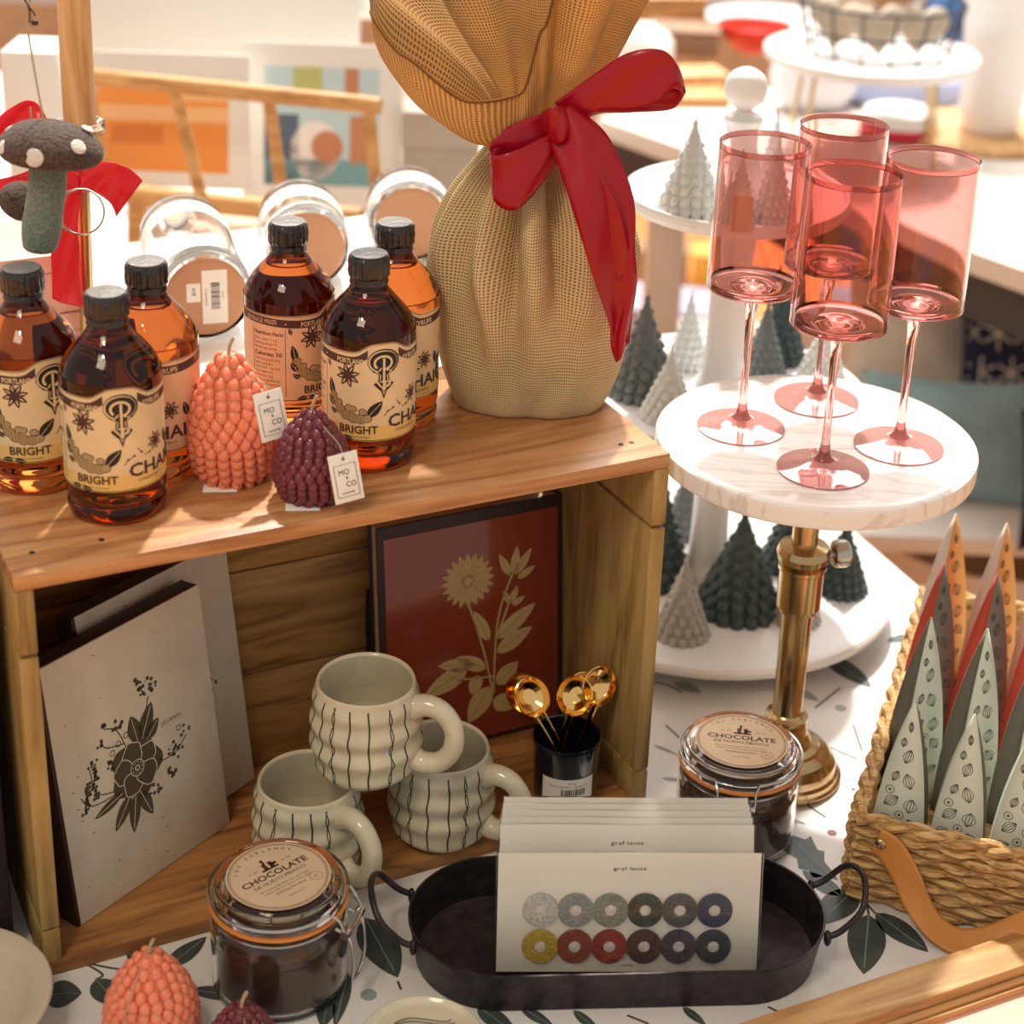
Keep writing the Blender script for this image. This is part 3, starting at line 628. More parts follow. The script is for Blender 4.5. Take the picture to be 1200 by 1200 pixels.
# ================================================================== INSIDE THE CRATE
def book_at(name, label, cat, BL, BR_, lean, H, T, group=None):
    a, b = at(*BL, ZT+TK+.0005), at(*BR_, ZT+TK+.0005); d = (b-a); W = d.length; d.normalize()
    t = thing(name, label, cat, a, math.atan2(d.y, d.x), group); t.rotation_euler = (-lean, 0, math.atan2(d.y, d.x)); return t, W
def journal(label, BL, BR_, lean, H, T):
    t, W = book_at('journal', label, 'notebook', BL, BR_, lean, H, T)
    obj('front_cover', M().box((W/2, .0012, H/2), (W, .0024, H), bev=.0008), m_journal, t)
    obj('page_block', M().box((W/2+.001, T/2, H/2-.001), (W-.006, T-.005, H-.006)), m_wht, t, smooth=False); obj('top_binding', M().box((W/2, T/2, H-.0015), (W-.002, T-.001, .003), bev=.0005), m_spine, t)
    obj('back_cover', M().box((W/2, T-.0012, H/2), (W, .0024, H), bev=.0008), m_spine, t)
    obj('spine', M().box((-.001, T/2, H/2), (.004, T, H), bev=.001), m_spine, t)
    k = Ink(); cx, cy = W*.46, H*.435
    def fl(b, tt, w): k.leaf((cx+b[0], cy+b[1]), (cx+tt[0], cy+tt[1]), w, 0, 1, 1)
    P = []
    for i in range(40):
        a = 2*PI*i/40; r = .0215*(1+.10*math.cos(5*a+.6)); P.append((cx+r*math.cos(a), cy+r*math.sin(a)))
    k.fan(P, 0, 1)
    for i in range(5):
        a = 2*PI*i/5+.5; pts = []
        for n_ in range(22):
            q = 2*PI*n_/22; rx = .0098*(1+.10*math.sin(4*q+i)); ry = .0082*(1+.12*math.cos(3*q+2*i)); u_, v_ = .0108+rx*math.cos(q)*.9, ry*math.sin(q)*1.05; pts.append((cx+u_*math.cos(a)-v_*math.sin(a), cy+u_*math.sin(a)+v_*math.cos(a)))
        k.fan(pts, 0, 2+2*i); k.stroke(pts, .0007, 1, 3+2*i, closed=True)
    k.disc(cx, cy, .0062, 0, 14, 14); k.ring(cx, cy, .0058, .0006, 1, 15, 16)
    for i in range(9): k.disc(cx+.0042*math.cos(i*.7), cy+.0042*math.sin(i*.7), .0005, 1, 16, 6)
    k.disc(cx, cy, .0022, 1, 16, 10); k.disc(cx, cy, .0014, 0, 17, 10)
    for b, tt, w in [((.004, .018), (.001, .038), .012), ((.008, .018), (.020, .040), .012), ((.012, .015), (.024, .026), .009), ((-.004, -.018), (-.010, -.045), .010), ((0, -.018), (.008, -.040), .010), ((-.008, -.016), (-.025, -.036), .010), ((-.015, -.012), (-.040, -.018), .007)]: fl(b, tt, w)
    def sprig(p, w=.0008): k.stroke(cr([(cx+a, cy+b) for a, b in p], 5), w, 0, 1)
    sprig([(-.006, .018), (-.012, .034), (-.022, .040)]); sprig([(-.008, .022), (-.022, .026), (-.026, .032)]); sprig([(.012, .03), (.018, .045)]); sprig([(-.016, -.008), (-.034, -.002), (-.038, .018)]); sprig([(-.016, -.010), (-.040, -.008), (-.048, .002)]); sprig([(.018, -.006), (.034, -.006), (.046, .002)])
    rr = random.Random(2)
    for c_, n, s in [((.016, .052), 22, .008), ((-.010, .036), 8, .004), ((-.026, .030), 6, .003), ((-.022, .042), 4, .003), ((-.020, .014), 8, .005), ((.034, -.004), 16, .009), ((.046, .004), 5, .004), ((.014, -.026), 8, .007), ((.028, -.018), 8, .005)]:
        for i in range(n): k.disc(cx+c_[0]+rr.gauss(0, s*.5), cy+c_[1]+rr.gauss(0, s*.5), rr.uniform(.0009, .0018), 0, 1, 8)
    for i in range(11):
        for z_ in range(3): k.disc(cx-.036+i*.0002+rr.gauss(0, .0018), cy-.004+i*.0026, rr.uniform(.0009, .0017), 0, 1, 7); k.disc(cx-.046+i*.0006+rr.gauss(0, .0013), cy-.010+i*.0019, rr.uniform(.0008, .0014), 0, 1, 7)
    for a, b in ((-.012, .024), (-.005, .027), (-.018, .020), (.04, .01)): k.ring(cx+a, cy+b, .002, .0006, 0, 1, 10)
    k.text('JOURNAL', cx+.035, cy+.018, .0030, 0, 1, wid=.019, sp=1.3)
    k.v = [(cx+(x-cx)*1.2, cy+.004+(y-cy)*1.2, l) for x, y, l in k.v]
    rr = random.Random(9)
    for i in range(26): x, y = rr.uniform(.01, W-.01), rr.uniform(.01, H-.01); k.stroke([(x, y), (x+rr.uniform(.0008, .003), y+rr.uniform(-.001, .001))], .0006, 0, 1)
    k.build('bouquet_print', [mat('journal_ink', (.085, .065, .035), .7), m_journal], t, lambda x, y, l: (x, -.0002-.00006*l, y))['kind'] = 'stuff'
    return t
journal('front handmade-paper journal with a printed flower bouquet, leaning in the crate', (95, 1085), (270, 965), math.radians(7), .226, .020)
j2 = journal('second handmade-paper journal standing behind the front one in the crate', (95, 1085), (270, 965), math.radians(7), .232, .018)
a_ = j2.rotation_euler.z; j2.location = j2.location+Vector((math.cos(a_), math.sin(a_), 0))*.0600+Vector((-math.sin(a_), math.cos(a_), 0))*.0285

# dark book with brick red cover
v = .135
bkb = thing('hardcover_book', 'dark hardcover book standing just behind the red floral one', 'book', cpt(.352, .172, TK+.0005), 0); bkb.rotation_euler = (-.06, 0, YAW)
obj('cover', M().box((.083, .003, .118), (.190, .003, .240), bev=.001), m_spine, bkb); obj('page_block', M().box((.083, .0095, .118), (.180, .009, .230)), m_kraft, bkb, smooth=False); obj('back_cover', M().box((.083, .0155, .118), (.190, .003, .240), bev=.001), m_spine, bkb)
rb = thing('red_floral_book', 'brick red glossy book with a tan chrysanthemum printed on the cover', 'book', cpt(.3345, .135, TK+.0005), 0); rb.rotation_euler = (-.09, 0, YAW)
Wb, Hb = .182, .2315
obj('front_cover', M().box((Wb/2, .0015, Hb/2), (Wb, .003, Hb), bev=.0008), m_spine, rb)
obj('cover_panel', M().box((Wb/2, -.0004, Hb/2-.003), (Wb-.012, .0012, Hb-.016), bev=.0004), m_redbk, rb)
obj('page_block', M().box((Wb/2, .011, Hb/2), (Wb-.006, .016, Hb-.006)), m_kraft, rb, smooth=False); obj('back_cover', M().box((Wb/2, .0205, Hb/2), (Wb, .003, Hb), bev=.0008), m_spine, rb)
k = Ink(); fx, fy = Wb*.47, Hb*.715
for ring_, n, R_in, R_out, wd in ((0, 20, .006, .0265, .0070), (1, 16, .004, .020, .0060), (2, 12, .002, .013, .005)):
    for i in range(n):
        a = 2*PI*(i+.5*ring_)/n; k.leaf((fx+R_in*math.cos(a), fy+R_in*math.sin(a)), (fx+R_out*math.cos(a), fy+R_out*math.sin(a)), wd, 0, 1+2*ring_, 1, 6)
k.disc(fx, fy, .004, 0, 8, 12)
m_ti = [m_tanink, mat('tan_ink_shade', (.36, .19, .07), .4)]
bmap = lambda x, y, l: (x, -.0012-.0001*l, y)
k.build('flower_print', m_ti, rb, bmap)
def rbst(k_): k_.build('stem_print', m_ti, rb, bmap)
def st(p, w=.0018): k = Ink(); k.stroke(cr([(Wb*a, Hb*b) for a, b in p], 6), w, 0, 1); rbst(k)
st([(.47, .62), (.55, .40), (.60, .20)]); st([(.72, .72), (.63, .52), (.60, .20)]); st([(.70, .60), (.62, .44)]); st([(.60, .28), (.40, .30)]); 
for b, tt, w in [((.62, .44), (.84, .56), .016), ((.62, .38), (.82, .46), .016), ((.58, .44), (.50, .58), .012), ((.46, .34), (.22, .26), .020), ((.50, .35), (.30, .38), .014), ((.56, .32), (.40, .40), .014), ((.52, .30), (.48, .22), .014), ((.58, .24), (.46, .10), .022), ((.62, .24), (.74, .32), .018), ((.60, .18), (.72, .12), .018), ((.70, .70), (.64, .80), .008), ((.72, .70), (.74, .82), .009), ((.73, .70), (.82, .80), .009), ((.74, .68), (.84, .72), .007), ((.70, .58), (.66, .64), .006), ((.70, .58), (.74, .65), .007), ((.71, .57), (.78, .60), .006)]: k = Ink(); k.leaf((Wb*b[0], Hb*b[1]), (Wb*tt[0], Hb*tt[1]), w, 0, 1, 1); k.build('leaf_print', m_ti, rb, bmap)

# mugs
def mug_r(z, base=.0345, top=.0405):
    q = z/.085; env = base+(.0445-base)*math.sin(PI*min(1, q*1.05+.12)**1.0)**.8 if q < .85 else None
    env = lerp_tab([(.0350,), (.0418,), (.0446,), (.0452,), (.0452,), (.0448,), (.0440,), (.0424,), (.0402,)], max(0, min(1, q)))[0]
    return env+.0016*math.cos((q*4-.45)*2*PI)*math.sin(PI*min(1, q*1.02))**.5 if 0 < q < .97 else env
m_line = mat('underglaze_line', (.05, .048, .035), .3)
def make_mug(label, loc, ha):
    t = thing('stoneware_mug', label, 'mug', loc, 0, 'striped stoneware mugs in the crate')
    out = [(0, .0), (.030, 0), (.0335, .0015)]+[(mug_r(.085*i/40), .085*i/40) for i in range(2, 40)]+[(.0402, .0845), (.0393, .0858), (.0378, .0848)]
    inn = [(lerp_tab([(.026,), (.036,), (.039,), (.0395,), (.0385,), (.037,)], i/12)[0], .006+(.0835-.006)*i/12) for i in range(12, -1, -1)]+[(0, .0055)]
    b = obj('body', M().lathe(out+inn, 64, mod=lambda a, z: 1+.006*math.sin(3*a+z*40)), m_ceram, t)
    hx = [(.0405, .068), (.052, .0725), (.066, .069), (.0755, .055), (.0745, .036), (.064, .022), (.050, .018), (.041, .021)]
    pts = [(r*math.cos(ha), r*math.sin(ha), z) for r, z in cr(hx, 6)]
    n = len(pts); obj('handle', M().tube(pts, [.0083+.0022*abs(2*i/(n-1)-1)**3 for i in range(n)], 16), m_ceram, t)
    k = M(); rr = random.Random(int(ha*100))
    for i in range(18):
        a0 = 2*PI*i/18+rr.uniform(-.05, .05)
        if abs(adiff(a0, ha)) < .2: continue
        for s in ((-1, 1) if i % 3 == 0 else (0,)):
            L, Rr = [], []
            for j in range(33):
                z = .006+.074*j/32; a = a0+.012*math.sin(z*200+i)+s*.026*math.cos(z*230+i); r = mug_r(z)*(1+.006*math.sin(3*a+z*40))+.0003; wv = .0007*(1 if s == 0 else .65)/r
                L.append((r*math.cos(a-wv), r*math.sin(a-wv), z)); Rr.append((r*math.cos(a+wv), r*math.sin(a+wv), z))
            k.add(L+Rr, [(j, j+33, j+34, j+1) for j in range(32)])
    obj('painted_line', k, m_line, t)
    return t
zf = ZT+TK+.0005
def mloc(px, py, z): p = at(px, py, z+.085); p.z = z; return p
make_mug('striped stoneware mug balanced on top of the two others', mloc(429, 796, zf+.0865), -.30)
make_mug('striped stoneware mug at lower left of the stack, partly behind the chocolate jar', mloc(360, 912, zf), -.72)
make_mug('striped stoneware mug at lower right of the stack, beside the spoon tumbler', mloc(518, 874, zf), -.42)

# navy tumbler with gold spoons
P = at(661, 930, zf); P.z = zf
cup = thing('navy_tumbler', 'dark navy tumbler with a barcode sticker holding gold spoons', 'tumbler', P)
obj('body', M().lathe([(0, 0), (.026, 0), (.0275, .002), (.0300, .062), (.0295, .0632), (.0286, .062), (.0262, .006), (0, .005)], 44), m_navyg, cup)
k = Ink(); k.rect(-.024, 0, .024, .022, 0, 0, 16); k.text('SPOON', .003, .0175, .0016, 1, 1); k.text('Gold spoon - assorted', 0, .0142, .0017, 1, 1, wid=.034); k.bars(-.006, .0055, .022, .0065, 22, 1, 1); k.text('0 12546 78', .004, .003, .0014, 1, 1, wid=.014)
k.build('barcode_sticker', [m_white, m_black], cup, cylmap(.0292, CAMDIR(P)+.12, .0002, .013))
def spoon(label, top, Yt, bx, by, face):
    tp = aty(*top, Yt); b = Vector((P.x+bx, P.y+by, P.z+.0068)); t = thing('gold_spoon', label, 'spoon', b, 0, 'gold spoons in the navy tumbler')
    d = (tp-b); L = d.length; q = d.to_track_quat('Z', 'Y'); t.rotation_euler = q.to_euler()
    n = 24; obj('handle', M().tube([(0, .0015*math.sin(i/n*PI), (L-.008)*i/n) for i in range(n+1)], [.0032-.0014*math.sin(PI*i/n) for i in range(n+1)], 10, flat=.5), m_gold, t)
    nl = q.to_matrix().inverted() @ ((CAM-tp).normalized()+Vector((face, 0, .25))); nl.z *= .35; nl.normalize(); yl = (Vector((0, 0, 1))-nl*nl.z).normalized(); xl = yl.cross(nl)
    X = Matrix.Translation(Vector((0, 0, L-.009))+yl*.0165) @ Matrix((xl, yl, nl)).transposed().to_4x4()
    pr = [(.0001, -.0085), (.006, -.0078), (.011, -.0050), (.0138, -.0005), (.0142, 0), (.0135, .0004), (.0105, -.0040), (.0055, -.0068), (0, -.0075)]
    obj('bowl', M().lathe(pr, 28, X @ Matrix.Diagonal((1.12, 1.3, 1.2, 1))), m_gold, t)
for a in [('gold spoon furthest left in the navy tumbler', (617, 822), 1.362, .012, -.010, -.5), ('gold spoon leaning left, just right of the first', (630, 826), 1.350, .016, -.002, .2), ('gold spoon leaning right, lowest bowl of the right bunch', (670, 826), 1.348, -.014, -.006, -.1),
          ('gold spoon in the middle of the right bunch', (680, 822), 1.368, -.010, .008, .3), ('gold spoon furthest right with the highest bowl', (702, 816), 1.355, .004, .012, .5)]: spoon(*a)

# ================================================================== CHOCOLATE JARS
def jar(label, loc, ang, la):
    t = thing('clip_top_jar', label, 'jar', loc, 0)
    obj('glass_body', M().lathe([(0, 0), (.047, 0), (.0505, .003), (.052, .008), (.052, .060), (.0505, .066), (.0475, .070), (.0475, .074), (.0505, .0755), (.0505, .0775), (.0455, .0775), (.0445, .070), (.0475, .063), (.0485, .056), (.0485, .009), (.046, .005), (0, .004)], 64), m_clear, t)
    obj('cocoa_mix', M().lathe([(0, .0045), (.045, .0055), (.0482, .0095), (.0482, .050), (.045, .054), (.02, .0565), (0, .055)], 48, mod=lambda a, z: 1 if z < .05 else 1+.02*math.sin(4*a)), m_cocoa, t)
    obj('gasket', M().lathe([(.0515, .0782), (.0528, .0786), (.0530, .0795), (.0528, .0804), (.0450, .0806), (.0450, .0780), (.0515, .0782)], 64), m_rubber, t)
    lid = obj('glass_lid', M().lathe([(.044, .0812), (.0505, .0812), (.0515, .0825), (.0512, .086), (.0485, .0885), (.0475, .0935), (.0462, .0965), (.0430, .0972), (.0400, .0958), (0, .0955), (0, .0925), (.040, .0925), (.043, .090), (.044, .0812)], 64), m_clear, t)
    k = Ink(); k.disc(0, 0, .0395, 0, 0, 48); k.ring(0, 0, .0375, .0005, 1, 1, 48); k.ring(0, 0, .0362, .0003, 1, 1, 48)
    def arc(s, R, a0, a1, h):
        n = len(s)
        for i, c in enumerate(s):
            a = a0+(a1-a0)*i/(n-1)
            if c != ' ': k.text(c, R*math.cos(a), R*math.sin(a), h, 1, 1, rot=a-PI/2)
    arc('LOS POBLANOS', .0305, PI*.78, PI*.22, .0032)
    k.text('CHOCOLATE', 0, .0015, .0062, 1, 1, bold=True, wid=.058); k.text('DE NUEVO MEXICO', 0, -.0045, .0036, 1, 1, wid=.046)
    k.text('Rich cocoa blended with cane sugar,', 0, -.0100, .0017, 1, 1, wid=.044); k.text('vanilla, chile and spices of the valley', 0, -.0135, .0017, 1, 1, wid=.042); k.text('Net wt. 12 oz', 0, -.0250, .0017, 1, 1, wid=.014); k.text('Drinking chocolate', .0, -.018, .0022, 1, 1, wid=.026)
    for x in (-.004, .0015): k.rect(x, .010, x+.0035, .018, 1, 1)
    k.rect(-.007, .0095, .008, .0115, 1, 1); k.disc(-.001, .0215, .0014, 1, 1); k.rect(-.002, .0175, -.0, .021, 1, 1); k.rect(.003, .013, .008, .016, 1, 1); k.ring(.022, -.018, .005, .0003, 1, 1, 16); k.text('EST.', .022, -.019, .0018, 1, 1)
    for x in (-.018, -.013, .012, .017): k.rect(x, .013, x+.003, .0136, 1, 1)
    c, s = math.cos(la), math.sin(la)
    k.build('lid_label', [m_kraft, m_brown], t, lambda x, y, l: (x*c-y*s, x*s+y*c, .0974+.00015*l))
    ca, sa = math.cos(ang), math.sin(ang)
    def pp(r, w_, z): return (r*ca-w_*sa, r*sa+w_*ca, z)
    bail = [(math.cos(ang+a)*.0525, math.sin(ang+a)*.0525, .0885 if abs(a) < 2.6 else .0885) for a in [-.35-(2*PI-.7)*i/40 for i in range(41)]]
    obj('wire_collar', M().tube([(math.cos(a)*.0500, math.sin(a)*.0500, .0722) for a in [2*PI*i/48 for i in range(48)]], .0012, 8, closed=True), m_steel, t)
    obj('lid_bail', M().tube(bail, .0013, 8), m_steel, t)
    lv = cr([pp(.0505, -.018, .0885), pp(.056, -.016, .084), pp(.062, -.013, .072), pp(.062, .013, .072), pp(.056, .016, .084), pp(.0505, .018, .0885)], 5)
    obj('upper_latch', M().tube(lv, .0013, 8), m_steel, t)
    lv = [pp(.052, -.012, .072), pp(.063, -.012, .066), pp(.066, -.011, .046), pp(.064, -.008, .026), pp(.064, .008, .026), pp(.066, .011, .046), pp(.063, .012, .066), pp(.052, .012, .072)]
    obj('latch_lever', M().tube(cr(lv, 4), .0014, 8), m_steel, t)
    m = M()
    for s_ in (-1, 1): m.tube([pp(.0605, s_*.0095, .071), pp(.0605, s_*.0165, .071)], .0038, 12)
    obj('latch_coil', m, m_steel, t)
    return t
P = at(326, 1026, ZT+.0974); P.z = ZT; jar('clip-top jar of cocoa mix in front of the crate, near the lower left mug', P, CAMDIR(P)+1.12, CAMDIR(P)+PI/2+.60)
P = at(869, 868, ZT+.0974); P.z = ZT; jar('clip-top jar of cocoa mix beside the brass foot of the marble stand', P, CAMDIR(P)+.0, CAMDIR(P)+PI/2+.03)

# ================================================================== MARBLE CAKE STAND
SC = Vector((.2609, 1.4059, ZT)); st_ = thing('marble_cake_stand', 'round white marble stand on a brass pedestal foot', 'cake stand', SC)
obj('marble_top', M().lathe([(0, .322), (.1335, .322), (.1355, .3235), (.136, .326), (.136, .337), (.1355, .3395), (.1335, .341), (0, .341)], 96), m_marble, st_)
bp_ = [(0, 0), (.0535, 0), (.0545, .002), (.0545, .0045), (.052, .006), (.0515, .010), (.049, .0125), (.048, .019), (.042, .026), (.033, .031), (.0315, .0335), (.0255, .036), (.0205, .046), (.0185, .056), (.0175, .0585), (.0195, .060), (.0195, .063), (.0150, .065), (.0135, .067), (.0135, .170), (.0165, .172), (.0165, .175), (.0195, .177), (.0195, .213), (.021, .2145), (.021, .218), (.016, .221), (.0225, .224), (.0235, .230), (.0215, .236), (.0115, .238), (.0115, .318), (.018, .3195), (.018, .322), (0, .322)]
obj('brass_pedestal', M().lathe(bp_, 56), m_brass, st_, ang=30)
kn = Matrix.Translation((.021, -.0, .228)) @ Matrix.Rotation(.25, 4, 'Z') @ Matrix.Rotation(PI/2, 4, 'Y')
obj('thumb_screw', M().lathe([(0, -.005), (.004, -.005), (.004, .004), (.011, .005), (.0125, .008), (.0125, .016), (.011, .019), (0, .020)], 32, kn), m_steel, st_)
GL = [(0, 0), (.036, 0), (.0376, .0006), (.0376, .0014), (.030, .0030), (.016, .0058), (.0085, .0095), (.0052, .015), (.0038, .024), (.0033, .045), (.0034, .075), (.0042, .100), (.0060, .115), (.0085, .1225), (.016, .1255), (.030, .1262), (.0362, .1278), (.0382, .1315), (.0386, .138), (.0372, .244), (.0370, .2482), (.0364, .2482), (.0362, .244), (.0374, .140), (.0366, .1345), (.033, .1315), (.022, .1310), (.012, .1318), (.004, .1335), (0, .1338)]
def gpos(gx, gy): return Vector((gx*1.18, gy*1.18, ZT+.3412))
g0 = thing('wine_glass', 'rose tinted wine glass at the front of the marble stand', 'wine glass', gpos(.2183, 1.1373), 0, 'rose tinted wine glasses on the marble stand')
gp_ = GL[:4]+cr(GL[3:-1], 3)[1:]+GL[-1:]
cut = [i for i, (r, z) in enumerate(gp_) if z > .0095][0]; cut2 = [i for i, (r, z) in enumerate(gp_) if z > .1225][0]
m_pfoot = mat('rose_glass_foot_lit', (.78, .36, .33), .04, trans=.45, ior=1.3, coat=1)  # pink body colour stands in for light passing through the foot
i1 = max(i for i in range(len(gp_)//2) if gp_[i][1] < .0105 and gp_[i][0] < .012)
obj('foot', M().lathe(gp_[:i1+1], 72), m_pfoot, g0, ang=60); obj('bowl_and_stem', M().lathe(gp_[i1:], 72), m_pglass, g0, ang=60)
dup(g0, 'rose tinted wine glass at the right of the marble stand', gpos(.2784, 1.1793)); dup(g0, 'rose tinted wine glass at the left of the marble stand, nearest the crate', gpos(.1682, 1.2028)); dup(g0, 'rose tinted wine glass at the back of the marble stand', gpos(.2305, 1.256))

# ================================================================== THREE-TIER STAND WITH TREE CANDLES
TCn = Vector((.2161, 1.7121, ZT)); ts = thing('tiered_stand', 'white three-tier stand behind the marble one, tree candles on every tier', 'tiered stand', TCn)
T1, T2, T3 = .032, .248, .458
def plate(z, r, name='tier_plate'): return obj(name, M().lathe([(0, z-.012), (r*.9, z-.012), (r*.96, z-.010), (r*.985, z-.005), (r, z-.004), (r, z+.001), (r*.985, z+.004), (r*.95, z+.0035), (r*.93, z), (0, z)], 80), m_paint, ts)
plate(T1, .198); plate(T2, .150); plate(T3, .112)
obj('base_ring', M().lathe([(0, 0), (.10, 0), (.105, .004), (.10, .02), (0, .02)], 48), m_paint, ts)
cp = lambda z0, z1: [(.028, z0), (.027, z0+.01), (.021, z0+.03), (.019, (z0+z1)/2), (.024, z1-.03), (.027, z1-.013)]
obj('column', M().lathe(cr(cp(T1, T2), 4), 32), m_paint, ts); obj('column', M().lathe(cr(cp(T2, T3), 4), 32), m_paint, ts)
obj('finial', M().lathe(cr([(.022, T3), (.020, T3+.03), (.015, T3+.05), (.017, T3+.070), (.020, T3+.078), (.012, T3+.083), (.0075, T3+.086), (.0185, T3+.096), (.0208, T3+.107), (.0175, T3+.119), (.008, T3+.126), (.0005, T3+.128)], 4), 36), m_paint, ts)
def tree_mesh(H, R):
    m = M(); m.lathe([(0, 0), (R*.80, 0), (R*.84, H*.1), (R*.05, H*.97), (0, H)], 24); rows = 8
    for j in range(rows):
        q = j/(rows-.4); z = H*(.05+.88*q); r = R*(1-q)**.95*.92+R*.05; n = max(4, int(15*(1-q))+2); s = R*.31*(1-q*.62)
        for i in range(n):
            a = 2*PI*(i+.5*(j % 2))/n; X = Matrix.Rotation(a, 4, 'Z') @ Matrix.Translation((r*.86, 0, z)) @ Matrix.Rotation(.7, 4, 'Y')
            m.ell((0, 0, 0), (s*.95, s*.62, s*.5), 8, 6, X)
    m.ell((0, 0, H*.97), (R*.09, R*.09, H*.05), 8, 6); return m
def tree(px, py, tipy, z, wpx, mt, label):
    p = at(px, py, z); p.z = z; d = depth(p); R = wpx/2*d/FPX
    lo, hi = .01, .4
    for _ in range(40):
        mi_ = (lo+hi)/2; q = p+Vector((0, 0, mi_))-CAM; y = CY-FPX*q.dot(U_)/q.dot(F_)
        if y > tipy: lo = mi_
        else: hi = mi_
    H = lo; t = thing('tree_candle', label, 'candle', p, rr.uniform(0, 6), 'tree shaped candles on the tiered stand')
    obj('wax_tree', tree_mesh(H, R), mt, t); obj('wick', M().tube([(0, 0, H*.98), (.001, 0, H+.006)], .0007, 6), m_twine, t); return t
zt = ZT
for a in [(808, 245, 142, zt+T3, 76, m_wax_w, 'white tree candle at the left of the top tier'), (862, 262, 182, zt+T3, 58, m_wax_w, 'white tree candle with a small tag seen through the left wine glass'), (906, 258, 165, zt+T3, 62, m_wax_w, 'white tree candle on the top tier between the left and back wine glasses'), (846, 262, 208, zt+T3, 40, m_wax_w, 'small white tree candle at the front of the top tier'), (905, 215, 135, zt+T3, 40, m_wax_w, 'white tree candle behind the finial on the top tier'),
          (752, 460, 348, zt+T2, 82, m_wax_gr, 'grey green tree candle at the left of the middle tier'), (805, 427, 346, zt+T2, 50, m_wax_w, 'pale tree candle just left of the middle column'), (782, 488, 412, zt+T2, 66, m_wax_w, 'white tree candle at the front left of the middle tier'), (912, 420, 318, zt+T2, 62, m_wax_g, 'tall dark green tree candle right of the middle column'), (893, 442, 355, zt+T2, 56, m_wax_gr, 'grey green tree candle in front of the tall dark one on the middle tier'), (962, 440, 372, zt+T2, 55, m_wax_w, 'pale tree candle behind the back wine glass on the middle tier'),
          (864, 712, 600, zt+T1, 100, m_wax_g, 'large dark green tree candle at the front of the bottom tier'), (798, 742, 655, zt+T1, 66, m_wax_b, 'beige grey tree candle at the front left of the bottom tier'), (775, 680, 575, zt+T1, 70, m_wax_g, 'dark green tree candle beside the crate on the bottom tier'), (925, 662, 560, zt+T1, 72, m_wax_g, 'dark green tree candle behind the brass pedestal'), (985, 690, 610, zt+T1, 62, m_wax_g, 'dark green tree candle at the right of the bottom tier'), (932, 725, 660, zt+T1, 58, m_wax_b, 'beige grey tree candle behind the brass pedestal, lower'), (800, 625, 545, zt+T1, 50, m_wax_gr, 'grey green tree candle at the back of the bottom tier')]: tree(*a)
q = at(862, 262, zt+T3); tgm = obj('paper_tag', M().box((0, 0, .018), (.021, .0006, .034), Matrix.Translation((q.x, q.y-.030, 0)) @ Matrix.Rotation(-.12, 4, 'X'), bev=.0002), m_kraft, None); tgm.location = (0, 0, zt+T3+.001); tag(tgm, 'small paper tag leaning on a tree candle of the top tier', 'tag')

# ================================================================== BLACK TRAY AND FELT COASTER CARDS
TR = Vector((.0985, 1.1585, ZT)); ta = math.radians(4.7); ty = thing('black_metal_tray', 'oval black metal tray with two loop handles on the tablecloth', 'tray', TR, ta)
def stad(L, W, n=24):
    P = []
    for s in (1, -1):
        for i in range(n+1): a = -PI/2+PI*i/n; P.append((s*(L/2-W/2)+s*W/2*math.cos(a), s*W/2*math.sin(a)))
    return P
def loft(m, secs):
    n = len(secs[0][0]); o = len(m.v)
    for P, z in secs: m.v += [(x, y, z) for x, y in P]
    for j in range(len(secs)-1):
        for i in range(n): i2 = (i+1) % n; m.f.append([o+j*n+i, o+j*n+i2, o+(j+1)*n+i2, o+(j+1)*n+i]); m.m.append(0)
    m.f.append([o+i for i in range(n)][::-1]); m.f.append([o+(len(secs)-1)*n+i for i in range(n)]); m.m += [0, 0]
m = M(); loft(m, [(stad(.314, .126), 0), (stad(.318, .130), .001), (stad(.328, .140), .0355), (stad(.330, .142), .037), (stad(.330, .142), .0385), (stad(.3265, .1385), .0385), (stad(.314, .126), .004), (stad(.312, .124), .0035)])
obj('body', m, m_blackm, ty)
for s in (-1, 1):
    hp = [(s*.160, -.030, .034), (s*.172, -.030, .040), (s*.188, -.026, .058), (s*.194, 0, .068), (s*.188, .026, .058), (s*.172, .030, .040), (s*.160, .030, .034)]
    obj('handle', M().tube(cr(hp, 6), .0026, 10), m_blackm, ty); 
    mm = M()
    for y in (-.030, .030): mm.ell((s*.1615, y, .033), (.003, .005, .007), 10, 8)
    obj('handle_rivet', mm, m_blackm, ty)
cl_ = [(.55, .53, .48), (.28, .28, .27), (.25, .26, .20), (.055, .065, .045), (.10, .095, .09), (.045, .055, .10), (.50, .34, .03), (.26, .05, .02), (.30, .035, .025), (.10, .045, .035), (.09, .06, .085), (.05, .055, .065)]
cn = ['cream', 'grey', 'sage', 'dark green', 'charcoal', 'navy', 'mustard', 'rust', 'red', 'brown', 'purple', 'slate']
felts = [mat('felt_'+n.replace(' ', '_'), tuple(x*.8 for x in c), .95, bump=1, bscale=500, noise_c=tuple(min(1, x*1.15+.008) for x in c), sheen=.4) for n, c in zip(cn, cl_)]
m_sleeve = mat('clear_sleeve', (.98, .98, .98), .05, trans=1, ior=1.02, coat=.6); m_cardp = mat('card_stock', (.76, .71, .63), .6)
CAa, CBb = at(581, 1139, ZT+.005), at(886, 1139, ZT+.005); cdv = (CBb-CAa); CWd = cdv.length; ca_ = math.atan2(cdv.y, cdv.x)
